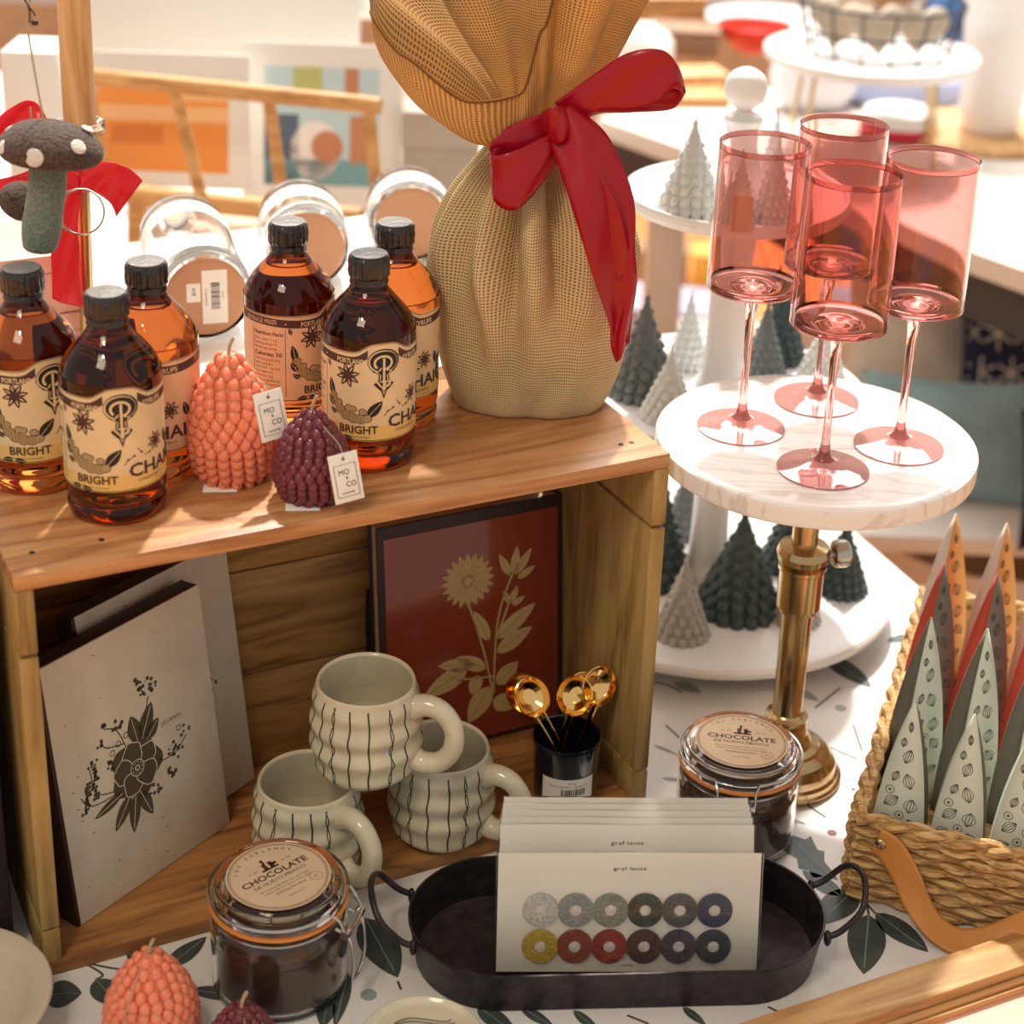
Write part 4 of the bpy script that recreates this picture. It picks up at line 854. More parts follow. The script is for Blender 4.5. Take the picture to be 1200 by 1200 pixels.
for j in range(6):
    lean = math.radians(13+(9 if j else 0)+j*1.6); Wj = CWd-(.003 if j else 0)-.001*j; Hj = .098 if j == 0 else .108+.002*j; back = Vector((-math.sin(ca_), math.cos(ca_), 0))
    t = thing('felt_button_card', 'front card of twelve round felt pieces in six-by-two rows, standing in the tray' if j == 0 else ['', 'first card behind the front felt card in the tray', 'third card of the row standing in the tray', 'fourth card of the row standing in the tray', 'second rearmost card of the row in the tray', 'rearmost card of the row in the tray'][j], 'card', CAa+back*(.0045*j+(.0015 if j else 0))+Vector(((.001+.001*j) if j else 0, 0, .0005)), 0, 'felt cards standing in the black tray')
    t.rotation_euler = (-lean, 0, ca_)
    obj('card', M().box((Wj/2, 0, Hj/2), (Wj, .0012, Hj), bev=.0003), m_cardp, t)
    k = Ink(); k.text('graf lantz', Wj*.5, Hj*.86, .0030, 0, 1, wid=.026); k.text('wool felt', Wj*.5, Hj*.05, .0018, 0, 1)
    k.build('card_print', [m_black], t, lambda x, y, l: (x, -.0008-.0001*l, y))
    if j == 0:
        for i in range(12):
            c, r_ = i % 6, i//6; x = .0335+c*.0270; z = Hj*.53 if r_ == 0 else Hj*.225
            X = Matrix.Translation((x, -.0008, z)) @ Matrix.Rotation(PI/2, 4, 'X')
            f = obj('felt_ring', M().lathe([(.0045, 0), (.0136, 0), (.0142, .0012), (.0136, .0026), (.0048, .0026), (.0045, 0)], 30, X), felts[i], t); f['label'] = cn[i]+' felt ring'
            obj('white_dot', M().lathe([(0, 0), (.0046, 0), (.0046, .0016), (.003, .0022), (0, .0023)], 20, X), m_feltw, f)
        obj('plastic_sleeve', M().box((Wj/2, .0000, Hj/2), (Wj+.003, .0075, Hj+.003), bev=.0015), m_sleeve, t)
    else: obj('plastic_sleeve', M().box((Wj/2, 0, Hj/2), (Wj+.002, .0028, Hj+.002), bev=.0008), m_sleeve, t)

# ================================================================== BASKET OF PACKETS
BO = Vector((.2960, 1.2360, ZT)); ba = math.atan2(-.0445, .1288); bk = thing('woven_basket', 'woven seagrass basket with a tan leather strap, full of pointed packets', 'basket', BO, ba)
BW, BL_, BH = .30, .40, .078
def wall(ax0, ax1, name, rows=9):
    a, b = Vector(ax0), Vector(ax1); d = (b-a); L = d.length; d.normalize(); nrm = d.cross(Vector((0, 0, 1))); n = int(L/.0045); ph = 0
    obj('wall_core', M().box((L/2, 0, BH/2-.004), (L, .003, BH-.012), Matrix.Translation(a) @ Matrix((d, -nrm, Vector((0, 0, 1)))).transposed().to_4x4()), m_weave, bk, smooth=False)
    for r in range(rows):
        z = .0055+r*(BH-.014)/(rows-1); pts = [a+d*(L*i/n)+nrm*(.0026+.0026*math.sin(2*PI*i/8+(r % 2)*PI))+Vector((0, 0, z+.0008*math.sin(i*.9+r))) for i in range(n+1)]
        obj('weaver', M().tube(pts, .0046, 6, flat=.8), m_weave, bk)
    pts = [a+d*(L*i/n)+Vector((0, 0, BH)) for i in range(n+1)]
    for q in range(2): obj('rim_strand', M().tube([p+nrm*(.004*math.cos(i*.5+q*PI))+Vector((0, 0, .003*math.sin(i*.5+q*PI))) for i, p in enumerate(pts)], .0042, 8), m_weave, bk)
wall((0, 0, 0), (BW, 0, 0), 'front'); wall((0, BL_, 0), (0, 0, 0), 'left'); wall((BW, 0, 0), (BW, BL_, 0), 'right'); wall((BW, BL_, 0), (0, BL_, 0), 'back')
obj('basket_floor', M().box((BW/2, BL_/2, .004), (BW, BL_, .005)), m_weave, bk, smooth=False)
# leather strap hanging in front
sp = cr([(.018, -.0085, .062, .013), (.03, -.011, .058, .013), (.045, -.016, .042, .012), (.058, -.022, .022, .011), (.075, -.030, .008, .011), (.095, -.034, .004, .0115), (.118, -.030, .010, .012), (.145, -.022, .026, .0125), (.17, -.012, .044, .0125), (.19, -.0090, .058, .0125)], 8)
m = M(); kk = len(sp)-1
def sf(u, v):
    i = min(kk, round(v*kk)); x, y, z, hw = sp[i]; j = min(kk, i+1); i0 = max(0, i-1); d = Vector((sp[j][0]-sp[i0][0], 0, sp[j][2]-sp[i0][2])).normalized(); nn = Vector((-d.z, 0, d.x)); lay = gs(z, .0, .025)
    nn = (nn*(1-.55*lay)+Vector((0, .9*lay, 0))).normalized(); return Vector((x, y, z+.004))+nn*hw*(2*u-1)
m.grid(sf, 8, kk); obj('leather_strap', m, m_leath, bk, sol=.0022, ang=180)
m = M(); m.ell((.022, -.0115, .066), (.0048, .0022, .0048), 14, 8); obj('strap_rivet', m, m_brass, bk)
def packet(label, u, v, h, rz, mats4, w0=.021, ink=True):
    t = thing('pointed_packet', label, 'packet', CXb @ Vector((u, v, .0068)), ba+rz, 'pointed packets in the woven basket')
    n = 10; prof4 = [(w0*(1-(i/n)**2.3)+.0006, h*i/n) for i in range(n+1)]
    def corner(s, i): r, z = prof4[i]; dd = (r, r*.62); q = [(-1, -1), (1, -1), (1, 1), (-1, 1)][s]; return (q[0]*dd[0], q[1]*dd[1], z)
    names = ('front_panel', 'right_gusset', 'rear_panel', 'left_gusset')
    for s in range(4):
        m = M(); vs = []
        for i in range(n+1):
            a, b = Vector(corner(s, i)), Vector(corner((s+1) % 4, i)); mid = (a+b)/2
            if s % 2: mid = mid*Vector((.55, 1, 1)) if False else Vector((mid.x*.6, mid.y, mid.z))
            vs += [a, mid, b]
        m.add(vs, [(3*i+j, 3*i+j+1, 3*i+j+4, 3*i+j+3) for i in range(n) for j in (0, 1)])
        obj(names[s], m, mats4[s], t, sol=.0005, ang=20)
    if ink:
        k = Ink(); rr = random.Random(4)
        def pod(x, y, l, w_, a):
            c, s_ = math.cos(a), math.sin(a); b_, t_ = (x-l/2*c, y-l/2*s_), (x+l/2*c, y+l/2*s_)
            for off in (-.5, -.25, 0, .25, .5):
                P = []
                for i in range(9): q = i/8; ww = w_*off*math.sin(PI*q); P.append((b_[0]+(t_[0]-b_[0])*q-s_*ww, b_[1]+(t_[1]-b_[1])*q+c*ww))
                k.stroke(P, .0005, 0, 1)
        hs = h/.17
        for x, y, l, w_, a in [(-.008, .080, .014, .009, .7), (.008, .078, .013, .011, 1.4), (.004, .100, .014, .009, 1.9), (-.007, .103, .010, .006, 1.2), (.001, .122, .013, .008, 1.3), (-.004, .134, .008, .005, 1.5), (.0, .148, .009, .004, 1.6), (-.012, .062, .013, .009, .4), (.011, .060, .013, .009, 2.2), (0, .052, .014, .009, 1.0), (-.010, .040, .012, .008, 2.0), (.010, .036, .013, .008, .5), (0, .025, .013, .008, 1.5)]: pod(x, y*hs, l, w_, a)
        for x, y in ((-.010, .090), (.0, .068)): k.ring(x, y*hs, .0035, .0005, 0, 1, 12); k.disc(x, y*hs, .0012, 0, 1, 8)
        def mp(x, y, l):
            q = min(1, max(0, y/h)); r = (w0*(1-q**2.3)+.0006)*.62; return (x, -r-.0005-.0001*l, y)
        k.build('pod_print', [m_pod], t, mp)
    return t
CXb = Matrix.Translation(BO) @ Matrix.Rotation(ba, 4, 'Z')
H_ = .170
for c in range(4):
    who = ['first column from the left', 'second column', 'third column', 'fourth column, past the edge'][c]
    u = .031+c*.0475
    packet('mint pointed packet with cocoa pods, front row, '+who, u, .034, H_, .0, (m_mint, m_greyp, m_mint, m_mint), .0225)
    packet('grey pointed packet in the second row, '+who, u-.004, .140, H_+.019, .75, (m_mint, m_greyp, m_mint, m_greyp), .0215)
    packet('pointed packet with a red side, third row, '+who, u-.006, .240, H_+.019, .85, (m_greyp, m_greyp, m_redp, m_redp), .0215)
    packet('pointed packet with an orange side, rear row, '+who, u-.008, .345, H_+.019, .80, (m_orp, m_greyp, m_white, m_white), .0215)

# ================================================================== NEAR EDGE THINGS
# wooden frame at the bottom right
fa, fb = at(860, 1200, ZT+.024), at(1200, 1088, ZT+.024); dv = (fb-fa).normalized(); fz = math.atan2(dv.y, dv.x)
fr = thing('wooden_frame_tray', 'shallow light wood framed tray with a pink paper inside, at the bottom right corner', 'tray', Vector((fa.x, fa.y, ZT))-dv*.12, fz)
Lf, Wf = .50, .16
obj('back_rail', M().box((Lf/2, -.017, .0125), (Lf, .034, .023), bev=.002), m_trim, fr); obj('inner_bead', M().box((Lf/2, -.0365, .008), (Lf-.04, .004, .013), bev=.001), m_trim, fr); obj('inner_bead', M().box((Lf/2, -.0405, .006), (Lf-.04, .003, .009), bev=.001), m_trim, fr)
obj('front_rail', M().box((Lf/2, -Wf+.01, .0125), (Lf, .02, .023), bev=.002), m_trim, fr)
for x in (.01, Lf-.01): obj('end_rail', M().box((x, -Wf/2, .0125), (.02, Wf-.04, .023), bev=.002), m_trim, fr)
obj('pink_print', M().box((Lf/2, -Wf/2, .003), (Lf-.03, Wf-.03, .003)), m_pinkc, fr, smooth=False)
# large plate bottom left, small dish bottom centre
P = at(-66, 1166, ZT+.045); P.z = ZT
pl_ = thing('stoneware_bowl', 'large beige wide-rimmed stoneware bowl cut off at the bottom left corner', 'bowl', P)
obj('dish', M().lathe(cr([(0, .007), (.030, .008), (.048, .020), (.058, .034), (.062, .040), (.066, .0425), (.074, .0450), (.0765, .0440), (.0755, .0410), (.062, .034), (.050, .016), (.034, .0), (0, .0)], 4), 72), mat('beige_glaze', (.56, .47, .36), .3), pl_)
P = at(495, 1218, ZT+.02); P.z = ZT
sd = thing('small_dish', 'small round stoneware dish with two dark lines, at the bottom edge before the tray', 'dish', P)
obj('dish', M().lathe(cr([(0, .0), (.025, 0), (.036, .006), (.044, .017), (.046, .0185), (.0445, .0195), (.040, .0165), (.028, .0165), (0, .016)], 4), 56), m_ceram, sd)
k = Ink()
for o in (0, .0035, .011, .014): k.stroke(cr([(-.036+o, .004+o), (-.010, .010+o+.001*math.sin(o*900)), (.014, .0075+o), (.034-o, .010+o)], 6), .0008, 0, 1)
k.build('painted_line', [m_line], sd, lambda x, y, l: (x, y, .0173+.0001*l))
# made-up dark box filling the dark area left of the crate
db = thing('dark_filler_box', 'dark plum fabric covered box standing in the shade left of the crate', 'box', cpt(-.012, .02, 0), YAW+.02)
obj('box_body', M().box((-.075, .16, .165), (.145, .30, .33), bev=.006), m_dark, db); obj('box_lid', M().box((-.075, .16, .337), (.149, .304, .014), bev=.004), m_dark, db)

# ================================================================== BEHIND THE CRATE
rz_ = thing('display_riser', 'white display riser standing behind the crate under the glass jugs', 'riser', cpt(.0, .235, 0), YAW)
obj('riser_top', M().box((.265, .215, .342), (.57, .43, .016), bev=.002), m_wht, rz_)
for x, y in ((.0, .02), (.53, .02), (.0, .41), (.53, .41)): obj('riser_leg', M().box((x, y, .167), (.03, .03, .334), bev=.002), m_wht, rz_)
zr = ZT+.350
def jug(c, rpx, nk, Yd, label, barcode):
    P = aty(*c, Yd); r = rpx*depth(P)/FPX; P.z = zr+r+.0005; N = at(*nk, P.z); d = N-P; d.z = 0; L = min(.25, d.length+.02); t = thing('glass_bottle', label, 'bottle', P, 0, 'clear glass bottles lying behind the crate')
    t.rotation_euler = d.to_track_quat('Z', 'Y').to_euler()
    s = r/.043
    oo = [(0, .006), (.030, .003), (.040, .0), (.0425, .004), (.043, .012), (.043, L-.085), (.0405, L-.065), (.030, L-.045), (.019, L-.032), (.0135, L-.022), (.0135, L-.010), (.0155, L-.008), (.0155, L-.003), (.0145, L)]
    ii = [(.0115, L), (.0110, L-.02), (.017, L-.033), (.0285, L-.047), (.0385, L-.067), (.041, L-.087), (.041, .014), (.038, .010), (0, .010)]
    obj('glass_shell', M().lathe([(a*s, b) for a, b in oo+ii], 56), m_clear, t)
    bd = obj('base_disc', M().lathe([(0, -.002), (.034*s, -.002), (.0365*s, -.001), (.0365*s, .0015), (0, .0015)], 48), mat('terracotta_disc', (.52, .27, .15), .55), t)
    obj('shoulder_label', M().lathe([(.0433*s, L-.130), (.0436*s, L-.129), (.0436*s, L-.100), (.0433*s, L-.099)], 48), m_white, t)
    if barcode:
        # face outwards (towards the lens): local -Z
        X = t.rotation_euler.to_matrix().inverted(); up = X @ Vector((0, 0, 1)); side = X @ d.normalized().cross(Vector((0, 0, 1)))
        k = Ink(); k.rect(-.004, -.026, .019, .026, 0, 0); k.bars(.004, -.012, .008, .026, 14, 1, 1, vert=True); k.text('11215', .0155, .002, .002, 1, 1, rot=PI/2); k.rect(-.018, -.004, -.0055, .014, 0, 0); k.text('$24', -.010, .006, .0035, 1, 1, rot=PI/2); k.text('GLASS BOTTLE', .0005, .0, .0018, 1, 1, rot=PI/2)
        up = Vector((up.x, up.y, 0)).normalized(); side = Vector((side.x, side.y, 0)).normalized()
        k.build('price_sticker', [m_white, m_black], bd, lambda x, y, l: side*x+up*y+Vector((0, 0, -.0022-.00015*l)))
jug((242, 352), 56, (205, 252), 1.55, 'clear glass bottle lying on its side with a barcode on its round base', True)
jug((360, 305), 52, (345, 238), 1.69, 'clear glass bottle lying on its side, behind the second group of syrup bottles', False)
jug((482, 272), 50, (472, 222), 1.78, 'clear glass bottle lying on its side, half hidden by the burlap bag', False)
jug_sheet = obj('paper_sheet', M().box((0, 0, 0), (.12, .10, .001)), m_wht, None, smooth=False); jug_sheet.location = cpt(.40, .285, .3512); jug_sheet.rotation_euler = (0, 0, YAW); tag(jug_sheet, 'white paper sheet on the riser beside the burlap bag', 'paper')
# pink boxes at far left
for i, (h0, hh) in enumerate(((0, .052), (.053, .055))):
    b = thing('pink_box', ['lower salmon pink box behind the leftmost syrup bottle', 'upper salmon pink box behind the leftmost syrup bottle'][i], 'box', Vector((-.452, 1.50, zr+.0005+h0)), YAW, 'salmon boxes behind the bottles')
    obj('box_body', M().box((0, .0, hh*.35), (.13-.006*i, .10, hh*.7), bev=.002), m_pinkc, b); obj('box_lid', M().box((0, 0, hh*.85), (.134-.006*i, .104, hh*.3), bev=.002), m_pinkc, b)

# post with scarlet bow, wire ring and felt mushroom
Pp0 = aty(98, 334, 1.47); zb_ = Pp0.z
post = thing('display_post', 'light wooden post on a slim brass rod at the upper left', 'post', (Pp0.x, Pp0.y, zr+.001))
ptop = aty(84, -40, 1.47); pmid = aty(94, 150, 1.47); O = post.location
obj('rod', M().tube([(0, 0, 0), tuple(pmid-O)], .0062, 16), m_brass, post)
obj('rod_foot', M().lathe([(0, 0), (.03, 0), (.03, .003), (.008, .008), (0, .008)], 32), m_brass, post)
obj('wooden_dowel', M().tube([tuple(pmid-O+Vector((0, 0, -.004))), tuple(ptop-O)], .0135, 24), m_pole, post)
X = Matrix.Translation(pmid-O); obj('glass_collar', M().lathe([(.0138, -.004), (.020, -.004), (.0205, 0), (.0205, .006), (.019, .006), (.018, 0), (.0138, 0)], 32, X), m_clear, post)
rb2 = thing('scarlet_bow', 'bright scarlet ribbon bow with long tail tied to the wooden post', 'ribbon', aty(95, 200, 1.45))
Yr = 1.445
strip('right_lobe', [(92, 205, Yr), (118, 190, Yr), (145, 194, Yr-.01), (167, 212, Yr-.01)], [(96, 226, Yr), (112, 226, Yr), (128, 236, Yr-.01), (136, 254, Yr-.012)], m_ribbon2, rb2)
strip('left_lobe', [(92, 205, Yr), (60, 190, Yr), (20, 205, Yr-.01), (-20, 215, Yr)], [(94, 228, Yr), (60, 226, Yr), (20, 224, Yr-.01), (-20, 262, Yr)], m_ribbon2, rb2)
strip('upper_loop', [(95, 200, Yr+.012), (50, 150, Yr+.016), (20, 150, Yr+.018), (-15, 182, Yr+.012)], [(80, 215, Yr+.012), (46, 124, Yr+.018), (10, 128, Yr+.02), (-25, 165, Yr+.012)], m_ribbon2, rb2)
strip('tail', [(72, 200, Yr+.005), (64, 250, Yr), (60, 300, Yr), (61, 350, Yr+.004)], [(102, 205, Yr+.005), (92, 250, Yr-.004), (94, 300, Yr), (97, 362, Yr+.004)], m_ribbon2, rb2, wave=.002)
rc = aty(95, 248, 1.40); rg = thing('wire_ring', 'thin metal wire ring wound with twine hanging by the post', 'ring', rc)
X = Matrix.Rotation(.25, 4, 'Y') @ Matrix.Rotation(PI/2-.25, 4, 'X')
obj('ring', M().tube([(.0185*math.cos(a), .0185*math.sin(a), 0) for a in [2*PI*i/40 for i in range(40)]], .0008, 8, X, closed=True), m_steel, rg)
obj('twine_wrap', M().tube([((.0185+.0012*math.cos(i*1.1))*math.cos(a), (.0185+.0012*math.cos(i*1.1))*math.sin(a), .0012*math.sin(i*1.1)) for i, a in enumerate([2.4+.022*i for i in range(90)])], .0006, 5, X), m_twine, rg)
Ym = 1.30; mc = aty(58, 168, Ym)
mu = thing('felt_mushroom', 'large brown felt mushroom ornament with white spots, hanging at the upper left', 'ornament', mc)
sclm = depth(mc)/FPX
capm = M().lathe(cr([(0, .017), (.012, .0165), (.026, .012), (.036, .003), (.0385, -.006), (.034, -.013), (.022, -.0165), (.008, -.017), (0, -.0172)], 4), 48, Matrix.Rotation(.10, 4, 'Y') @ Matrix.Rotation(-.12, 4, 'X'), mod=lambda a, z: 1+.03*math.sin(3*a+1))
cap_ = obj('cap', capm, m_felt, mu)
m = M()
for px, py, r in [(55, 148, 10.5), (92, 172, 9.5), (40, 185, 11), (14, 150, 9), (3, 172, 9), (103, 151, 8)]:
    # spot on the cap surface: march the sight line to the cap's ellipsoid
    d = (F_+R_*((px-600)/FPX)-U_*((py-CY)/FPX)).normalized(); Cn = mc+Vector((0, 0, -.001)); S = Vector((1/.0385, 1/.0385, 1/.0175))
    o_ = Vector(a*b for a, b in zip(CAM-Cn, S)); dd = Vector(a*b for a, b in zip(d, S)); A_, B_, C_ = dd.dot(dd), 2*o_.dot(dd), o_.dot(o_)-1; D_ = B_*B_-4*A_*C_
    if D_ < 0: continue
    p_ = CAM+d*((-B_-math.sqrt(D_))/(2*A_)); nr = Vector(((p_-Cn).x/.0385**2, (p_-Cn).y/.0385**2, (p_-Cn).z/.0175**2)).normalized()
    m.ell((0, 0, 0), (r*sclm, r*sclm, .0016), 14, 6, Matrix.Translation(p_-mc) @ nr.to_track_quat('Z', 'Y').to_matrix().to_4x4())
obj('white_spot', m, m_feltw, cap_)
obj('stalk', M().tube(cr([(-.002, 0, -.012), (-.004, 0, -.035), (-.009, 0, -.060), (-.012, 0, -.078), (-.013, 0, -.0855)], 5), [.0135, .0138, .014, .014, .0142, .0142, .0142, .0142, .0142, .0145, .015, .015, .0148, .0145, .014, .0135, .013, .0125, .011, .008, .003], 20), m_feltg, mu)
obj('hanging_twine', M().tube(cr([(-.003, 0, .016), (-.008, 0, .06), (-.010, 0, .09), (-.006, 0, .12), (-.012, .0, .17)], 8), .0008, 6), m_twine, mu)
m = M(); m.tube(cr([(-.010, 0, .165), (-.018, .001, .13), (-.008, -.001, .10), (-.009, 0, .09)], 6), .0006, 6); m.tube(cr([(-.016, 0, .165), (-.006, .001, .13), (-.014, -.001, .115), (-.004, 0, .095)], 6), .0006, 6); m.ell((-.005, 0, .090), (.003, .002, .0022), 8, 6)
obj('twine_knot', m, m_spine, mu)
mc2 = aty(28, 236, 1.335); mu2 = thing('felt_mushroom', 'small brown felt mushroom hanging behind the large one', 'ornament', mc2)
obj('cap', M().ell((0, 0, 0), (.0195, .018, .015), 28, 18, Matrix.Rotation(.3, 4, 'Y')), m_felt, mu2); obj('stalk', M().tube(cr([(.004, 0, -.008), (.008, 0, -.022), (.005, 0, -.036)], 4), [.0085]*7+[.007, .004], 16), m_feltg, mu2)
obj('hanging_twine', M().tube(cr([(.004, 0, -.005), (.006, -.022, -.008), (.009, -.024, .010), (.012, -.006, .03), (.010, 0, .075)], 6), .0007, 6), m_twine, mu2)

# ================================================================== BACKGROUND LEFT: rack of prints on a white table
bt = thing('rear_display_table', 'white rear table behind the crate carrying the rack of prints', 'table', (-.52, 2.97, 0))
obj('tabletop', M().box((0, 0, .80), (1.24, 1.30, .04), bev=.004), m_wht, bt)
for x in (-.57, .57):
    for y in (-.6, .6): obj('leg', M().box((x, y, .39), (.05, .05, .78), bev=.003), m_wht, bt)
rk = thing('print_rack', 'slanted wooden rail rack holding art prints on the rear table', 'rack', (-.36, 2.3, .82))
RO_ = rk.location
def rail(a, b, r, name='rail', fl_=1): obj(name, M().tube([tuple(a-RO_), tuple(b-RO_)], r, 10, flat=fl_), m_rack, rk)
tl, tr_ = aty(92, 88, 2.30), aty(446, 124, 2.22); ll, lr = aty(150, 228, 2.32), aty(424, 256, 2.24)
rail(tl, tr_, .011, 'top_rail'); rail(ll, lr, .014, 'bottom_rail')
for a, b in (((205, 105), (236, 232)), ((315, 116), (332, 240)), ((432, 128), (444, 250)), ((103, 98), (126, 222))): rail(aty(*a, 2.29), aty(*b, 2.27), .0085, 'spindle')
for q in (aty(160, 228, 2.345), aty(410, 252, 2.345)):
    for dy in (0, .16): rail(q, Vector((q.x-.01, q.y+dy, .8215)), .012, 'foot')
def print_card(label, corners, Y, mats, inner, lean=.18, cat='art print', name='framed_print'):
    (x0, y0), (x1, y1) = corners; a, b = aty(x0, y1, Y), aty(x1, y1, Y); W = (b-a).length; H = (aty(x0, y0, Y)-a).length/math.cos(lean)*.98
    t = thing(name, label, cat, a, 0); t.rotation_euler = (-lean, 0, math.atan2(b.y-a.y, b.x-a.x))
    obj('mat_board', M().box((W/2, 0, H/2), (W, .008, H), bev=.001), mats, t)
    ix0, iy0, ix1, iy1 = inner[0]*W, inner[1]*H, inner[2]*W, inner[3]*H
    pi = Ink(); return t, W, H, (ix0, iy0, ix1, iy1)
f_ = lambda x, y, l: (x, -.0045-.0004*l, y)
mo1, mo2, mo3 = flat('print_orange', (.85, .32, .07)), flat('print_pale_orange', (.88, .52, .25)), flat('print_deep_orange', (.70, .22, .05))
t, W, H, (a, b, c, d) = print_card('orange abstract art print in a white mat behind the rack', ((92, 62), (292, 216)), 2.42, m_wht, (.12, .12, .88, .80))
k = Ink(); k.rect(a, b, c, d, 0, 0); k.rect(a, b+(d-b)*.55, c, b+(d-b)*.72, 1, 1); k.rect(a+(c-a)*.1, b+(d-b)*.3, a+(c-a)*.5, b+(d-b)*.5, 2, 1); k.rect(a+(c-a)*.6, b+(d-b)*.78, c, d, 1, 1); k.build('artwork', [mo1, mo2, mo3], t, f_)
mt1, mt2, mt3, mt4, mt5 = flat('print_teal', (.20, .40, .44)), flat('print_pale_blue', (.52, .68, .72)), flat('print_terracotta', (.55, .24, .12)), flat('print_green', (.50, .52, .20)), flat('print_navy', (.10, .14, .20))
t, W, H, (a, b, c, d) = print_card('teal and blue illustrated art print in a white mat behind the rack', ((284, 52), (468, 245)), 2.46, m_wht, (.14, .16, .86, .86))
k = Ink(); k.rect(a, b, c, d, 1, 0); w_, h_ = c-a, d-b; k.rect(a, b, c, b+h_*.22, 0, 1); k.rect(a, b, a+w_*.3, b+h_*.6, 4, 1); k.disc(a+w_*.55, b+h_*.33, w_*.14, 2, 2, ry=h_*.14); k.rect(a+w_*.75, b+h_*.2, a+w_*.95, b+h_*.6, 2, 2); k.rect(a+w_*.25, b+h_*.75, a+w_*.5, d, 3, 1); k.rect(a+w_*.7, b+h_*.75, a+w_*.82, d, 2, 1); k.disc(a+w_*.45, b+h_*.3, w_*.22, 5, 1, ry=h_*.25); k.build('artwork', [mt1, mt2, mt3, mt4, mt5, m_white], t, f_)
t, W, H, _ = print_card('white backing board standing behind the art prints', ((78, -30), (420, 120)), 2.66, m_wht, (.1, .1, .9, .9), name='white_board', cat='board')
t, W, H, (a, b, c, d) = print_card('pale print with a light blue strip, standing at the right end of the rack', ((418, 60), (540, 250)), 2.60, m_wht, (.2, .2, .8, .9))
k = Ink(); k.rect(a, b, c, d, 0, 0); k.rect(a, b, a+(c-a)*.3, d, 1, 1); k.build('artwork', [m_white, mt2], t, f_)
t, W, H, (a, b, c, d) = print_card('print with peach and teal bands at the top of the picture', ((150, -60), (330, 24)), 2.95, m_wht, (.1, .1, .9, .9))
k = Ink(); k.rect(a, b, c, d, 0, 0); k.rect(a+(c-a)*.5, b, c, b+(d-b)*.5, 1, 1); k.build('artwork', [mt2, mo2], t, f_)
t, W, H, (a, b, c, d) = print_card('print with terracotta and blue bands at the top centre', ((300, -60), (440, 18)), 3.0, m_wht, (.1, .1, .9, .9))
k = Ink(); k.rect(a, b, c, d, 1, 0); k.rect(a+(c-a)*.5, b, c, d, 0, 1); k.build('artwork', [mt2, mo2], t, f_)
for i, (x0, y0, x1, y1, Y, mt_, lb) in enumerate([(470, 130, 560, 260, 2.45, flat('grey_cloth_box', (.42, .36, .30)), 'grey beige box behind the burlap bag'), (20, 60, 84, 330, 2.1, m_wht, 'tall white box behind the wooden post'), (170, 262, 300, 312, 2.55, flat('peach_box', (.80, .50, .33)), 'low peach box under the print rack')]):
    a, b = aty(x0, y1, Y), aty(x1, y1, Y); z1 = aty(x0, y0, Y).z; z0 = .8205; t = thing('storage_box', lb, 'box', Vector(((a.x+b.x)/2, Y, z0))); h_ = z1-z0
    obj('box_body', M().box((0, .04, h_*.4), ((b.x-a.x)*.98, .08, h_*.8), bev=.003), mt_, t); obj('box_lid', M().box((0, .04, h_*.9), ((b.x-a.x), .086, h_*.2), bev=.003), mt_, t)

# ================================================================== BACKGROUND RIGHT
ZB = .85; pA, pB = at(700, 138, ZB), at(1215, 322, ZB); dv = (pB-pA).normalized(); nv = Vector((dv.y, -dv.x, 0)); nv = nv if nv.y > 0 else -nv
rt = thing('long_cream_table', 'long cream wooden table crossing the background at the upper right', 'table', (0, 0, 0)); 
c4 = [pA-dv*.0, pB+dv*.8, pB+dv*.8+nv*1.0, pA+nv*1.0]
mid = sum(c4, Vector())/4; rt.location = (mid.x, mid.y, 0); TX = Matrix.Translation((-mid.x, -mid.y, 0))
nb = 6
for i in range(nb):
    q = [c4[0].lerp(c4[3], i/nb), c4[1].lerp(c4[2], i/nb), c4[1].lerp(c4[2], (i+.985)/nb), c4[0].lerp(c4[3], (i+.985)/nb)]; obj('plank', M().prism([(p.x, p.y) for p in q], ZB-.035, ZB, TX), m_tbl, rt, smooth=False)
obj('edge_shadow_strip', M().prism([(p.x, p.y) for p in (c4[0]+nv*.03, c4[1]+nv*.03, c4[1]+nv*.05, c4[0]+nv*.05)], ZB-.12, ZB-.0355, TX), mat('edge_shadow_dark', (.05, .045, .05), .6), rt, smooth=False)  # dark strip standing in for the shadow beneath the table's front edge
for p in (c4[0]+dv*.1+nv*.1, c4[1]-dv*.1+nv*.1, c4[2]-dv*.1-nv*.1, c4[3]+dv*.1-nv*.1): obj('leg', M().box((p.x, p.y, (ZB-.036)/2), (.07, .07, ZB-.036), TX, bev=.004), m_tbl, rt)
def on(px, py, z=ZB): p = at(px, py, z); p.z = z+.0005; return p
def S(p): return depth(p)/FPX
# round wood board + white tumbler
p = on(1150, 160); t = thing('round_wooden_board', 'round wooden board under the tall white tumbler', 'board', p); obj('board', M().lathe([(0, 0), (95*S(p), 0), (97*S(p), .004), (97*S(p), .012), (95*S(p), .015), (0, .015)], 48), m_pole, t)
p = on(1158, 152, ZB+.0155); s = S(p); t = thing('white_tumbler', 'tall white tapered tumbler on the round wooden board', 'cup', p)
obj('body', M().lathe([(0, 0), (32*s, 0), (34*s, .004), (46*s, 168*s), (44*s, 168*s), (33*s, .01), (0, .01)], 40), m_paint, t); obj('rim_band', M().lathe([(45.5*s, 150*s), (47.5*s, 152*s), (48.5*s, 167*s), (46.5*s, 169*s), (45*s, 168.5*s), (45.5*s, 150*s)], 40), m_paint, t)
p = on(1052, 160); s = S(p); t = thing('red_white_dish', 'low round dish, red below and white above, beside the white tumbler', 'dish', p)
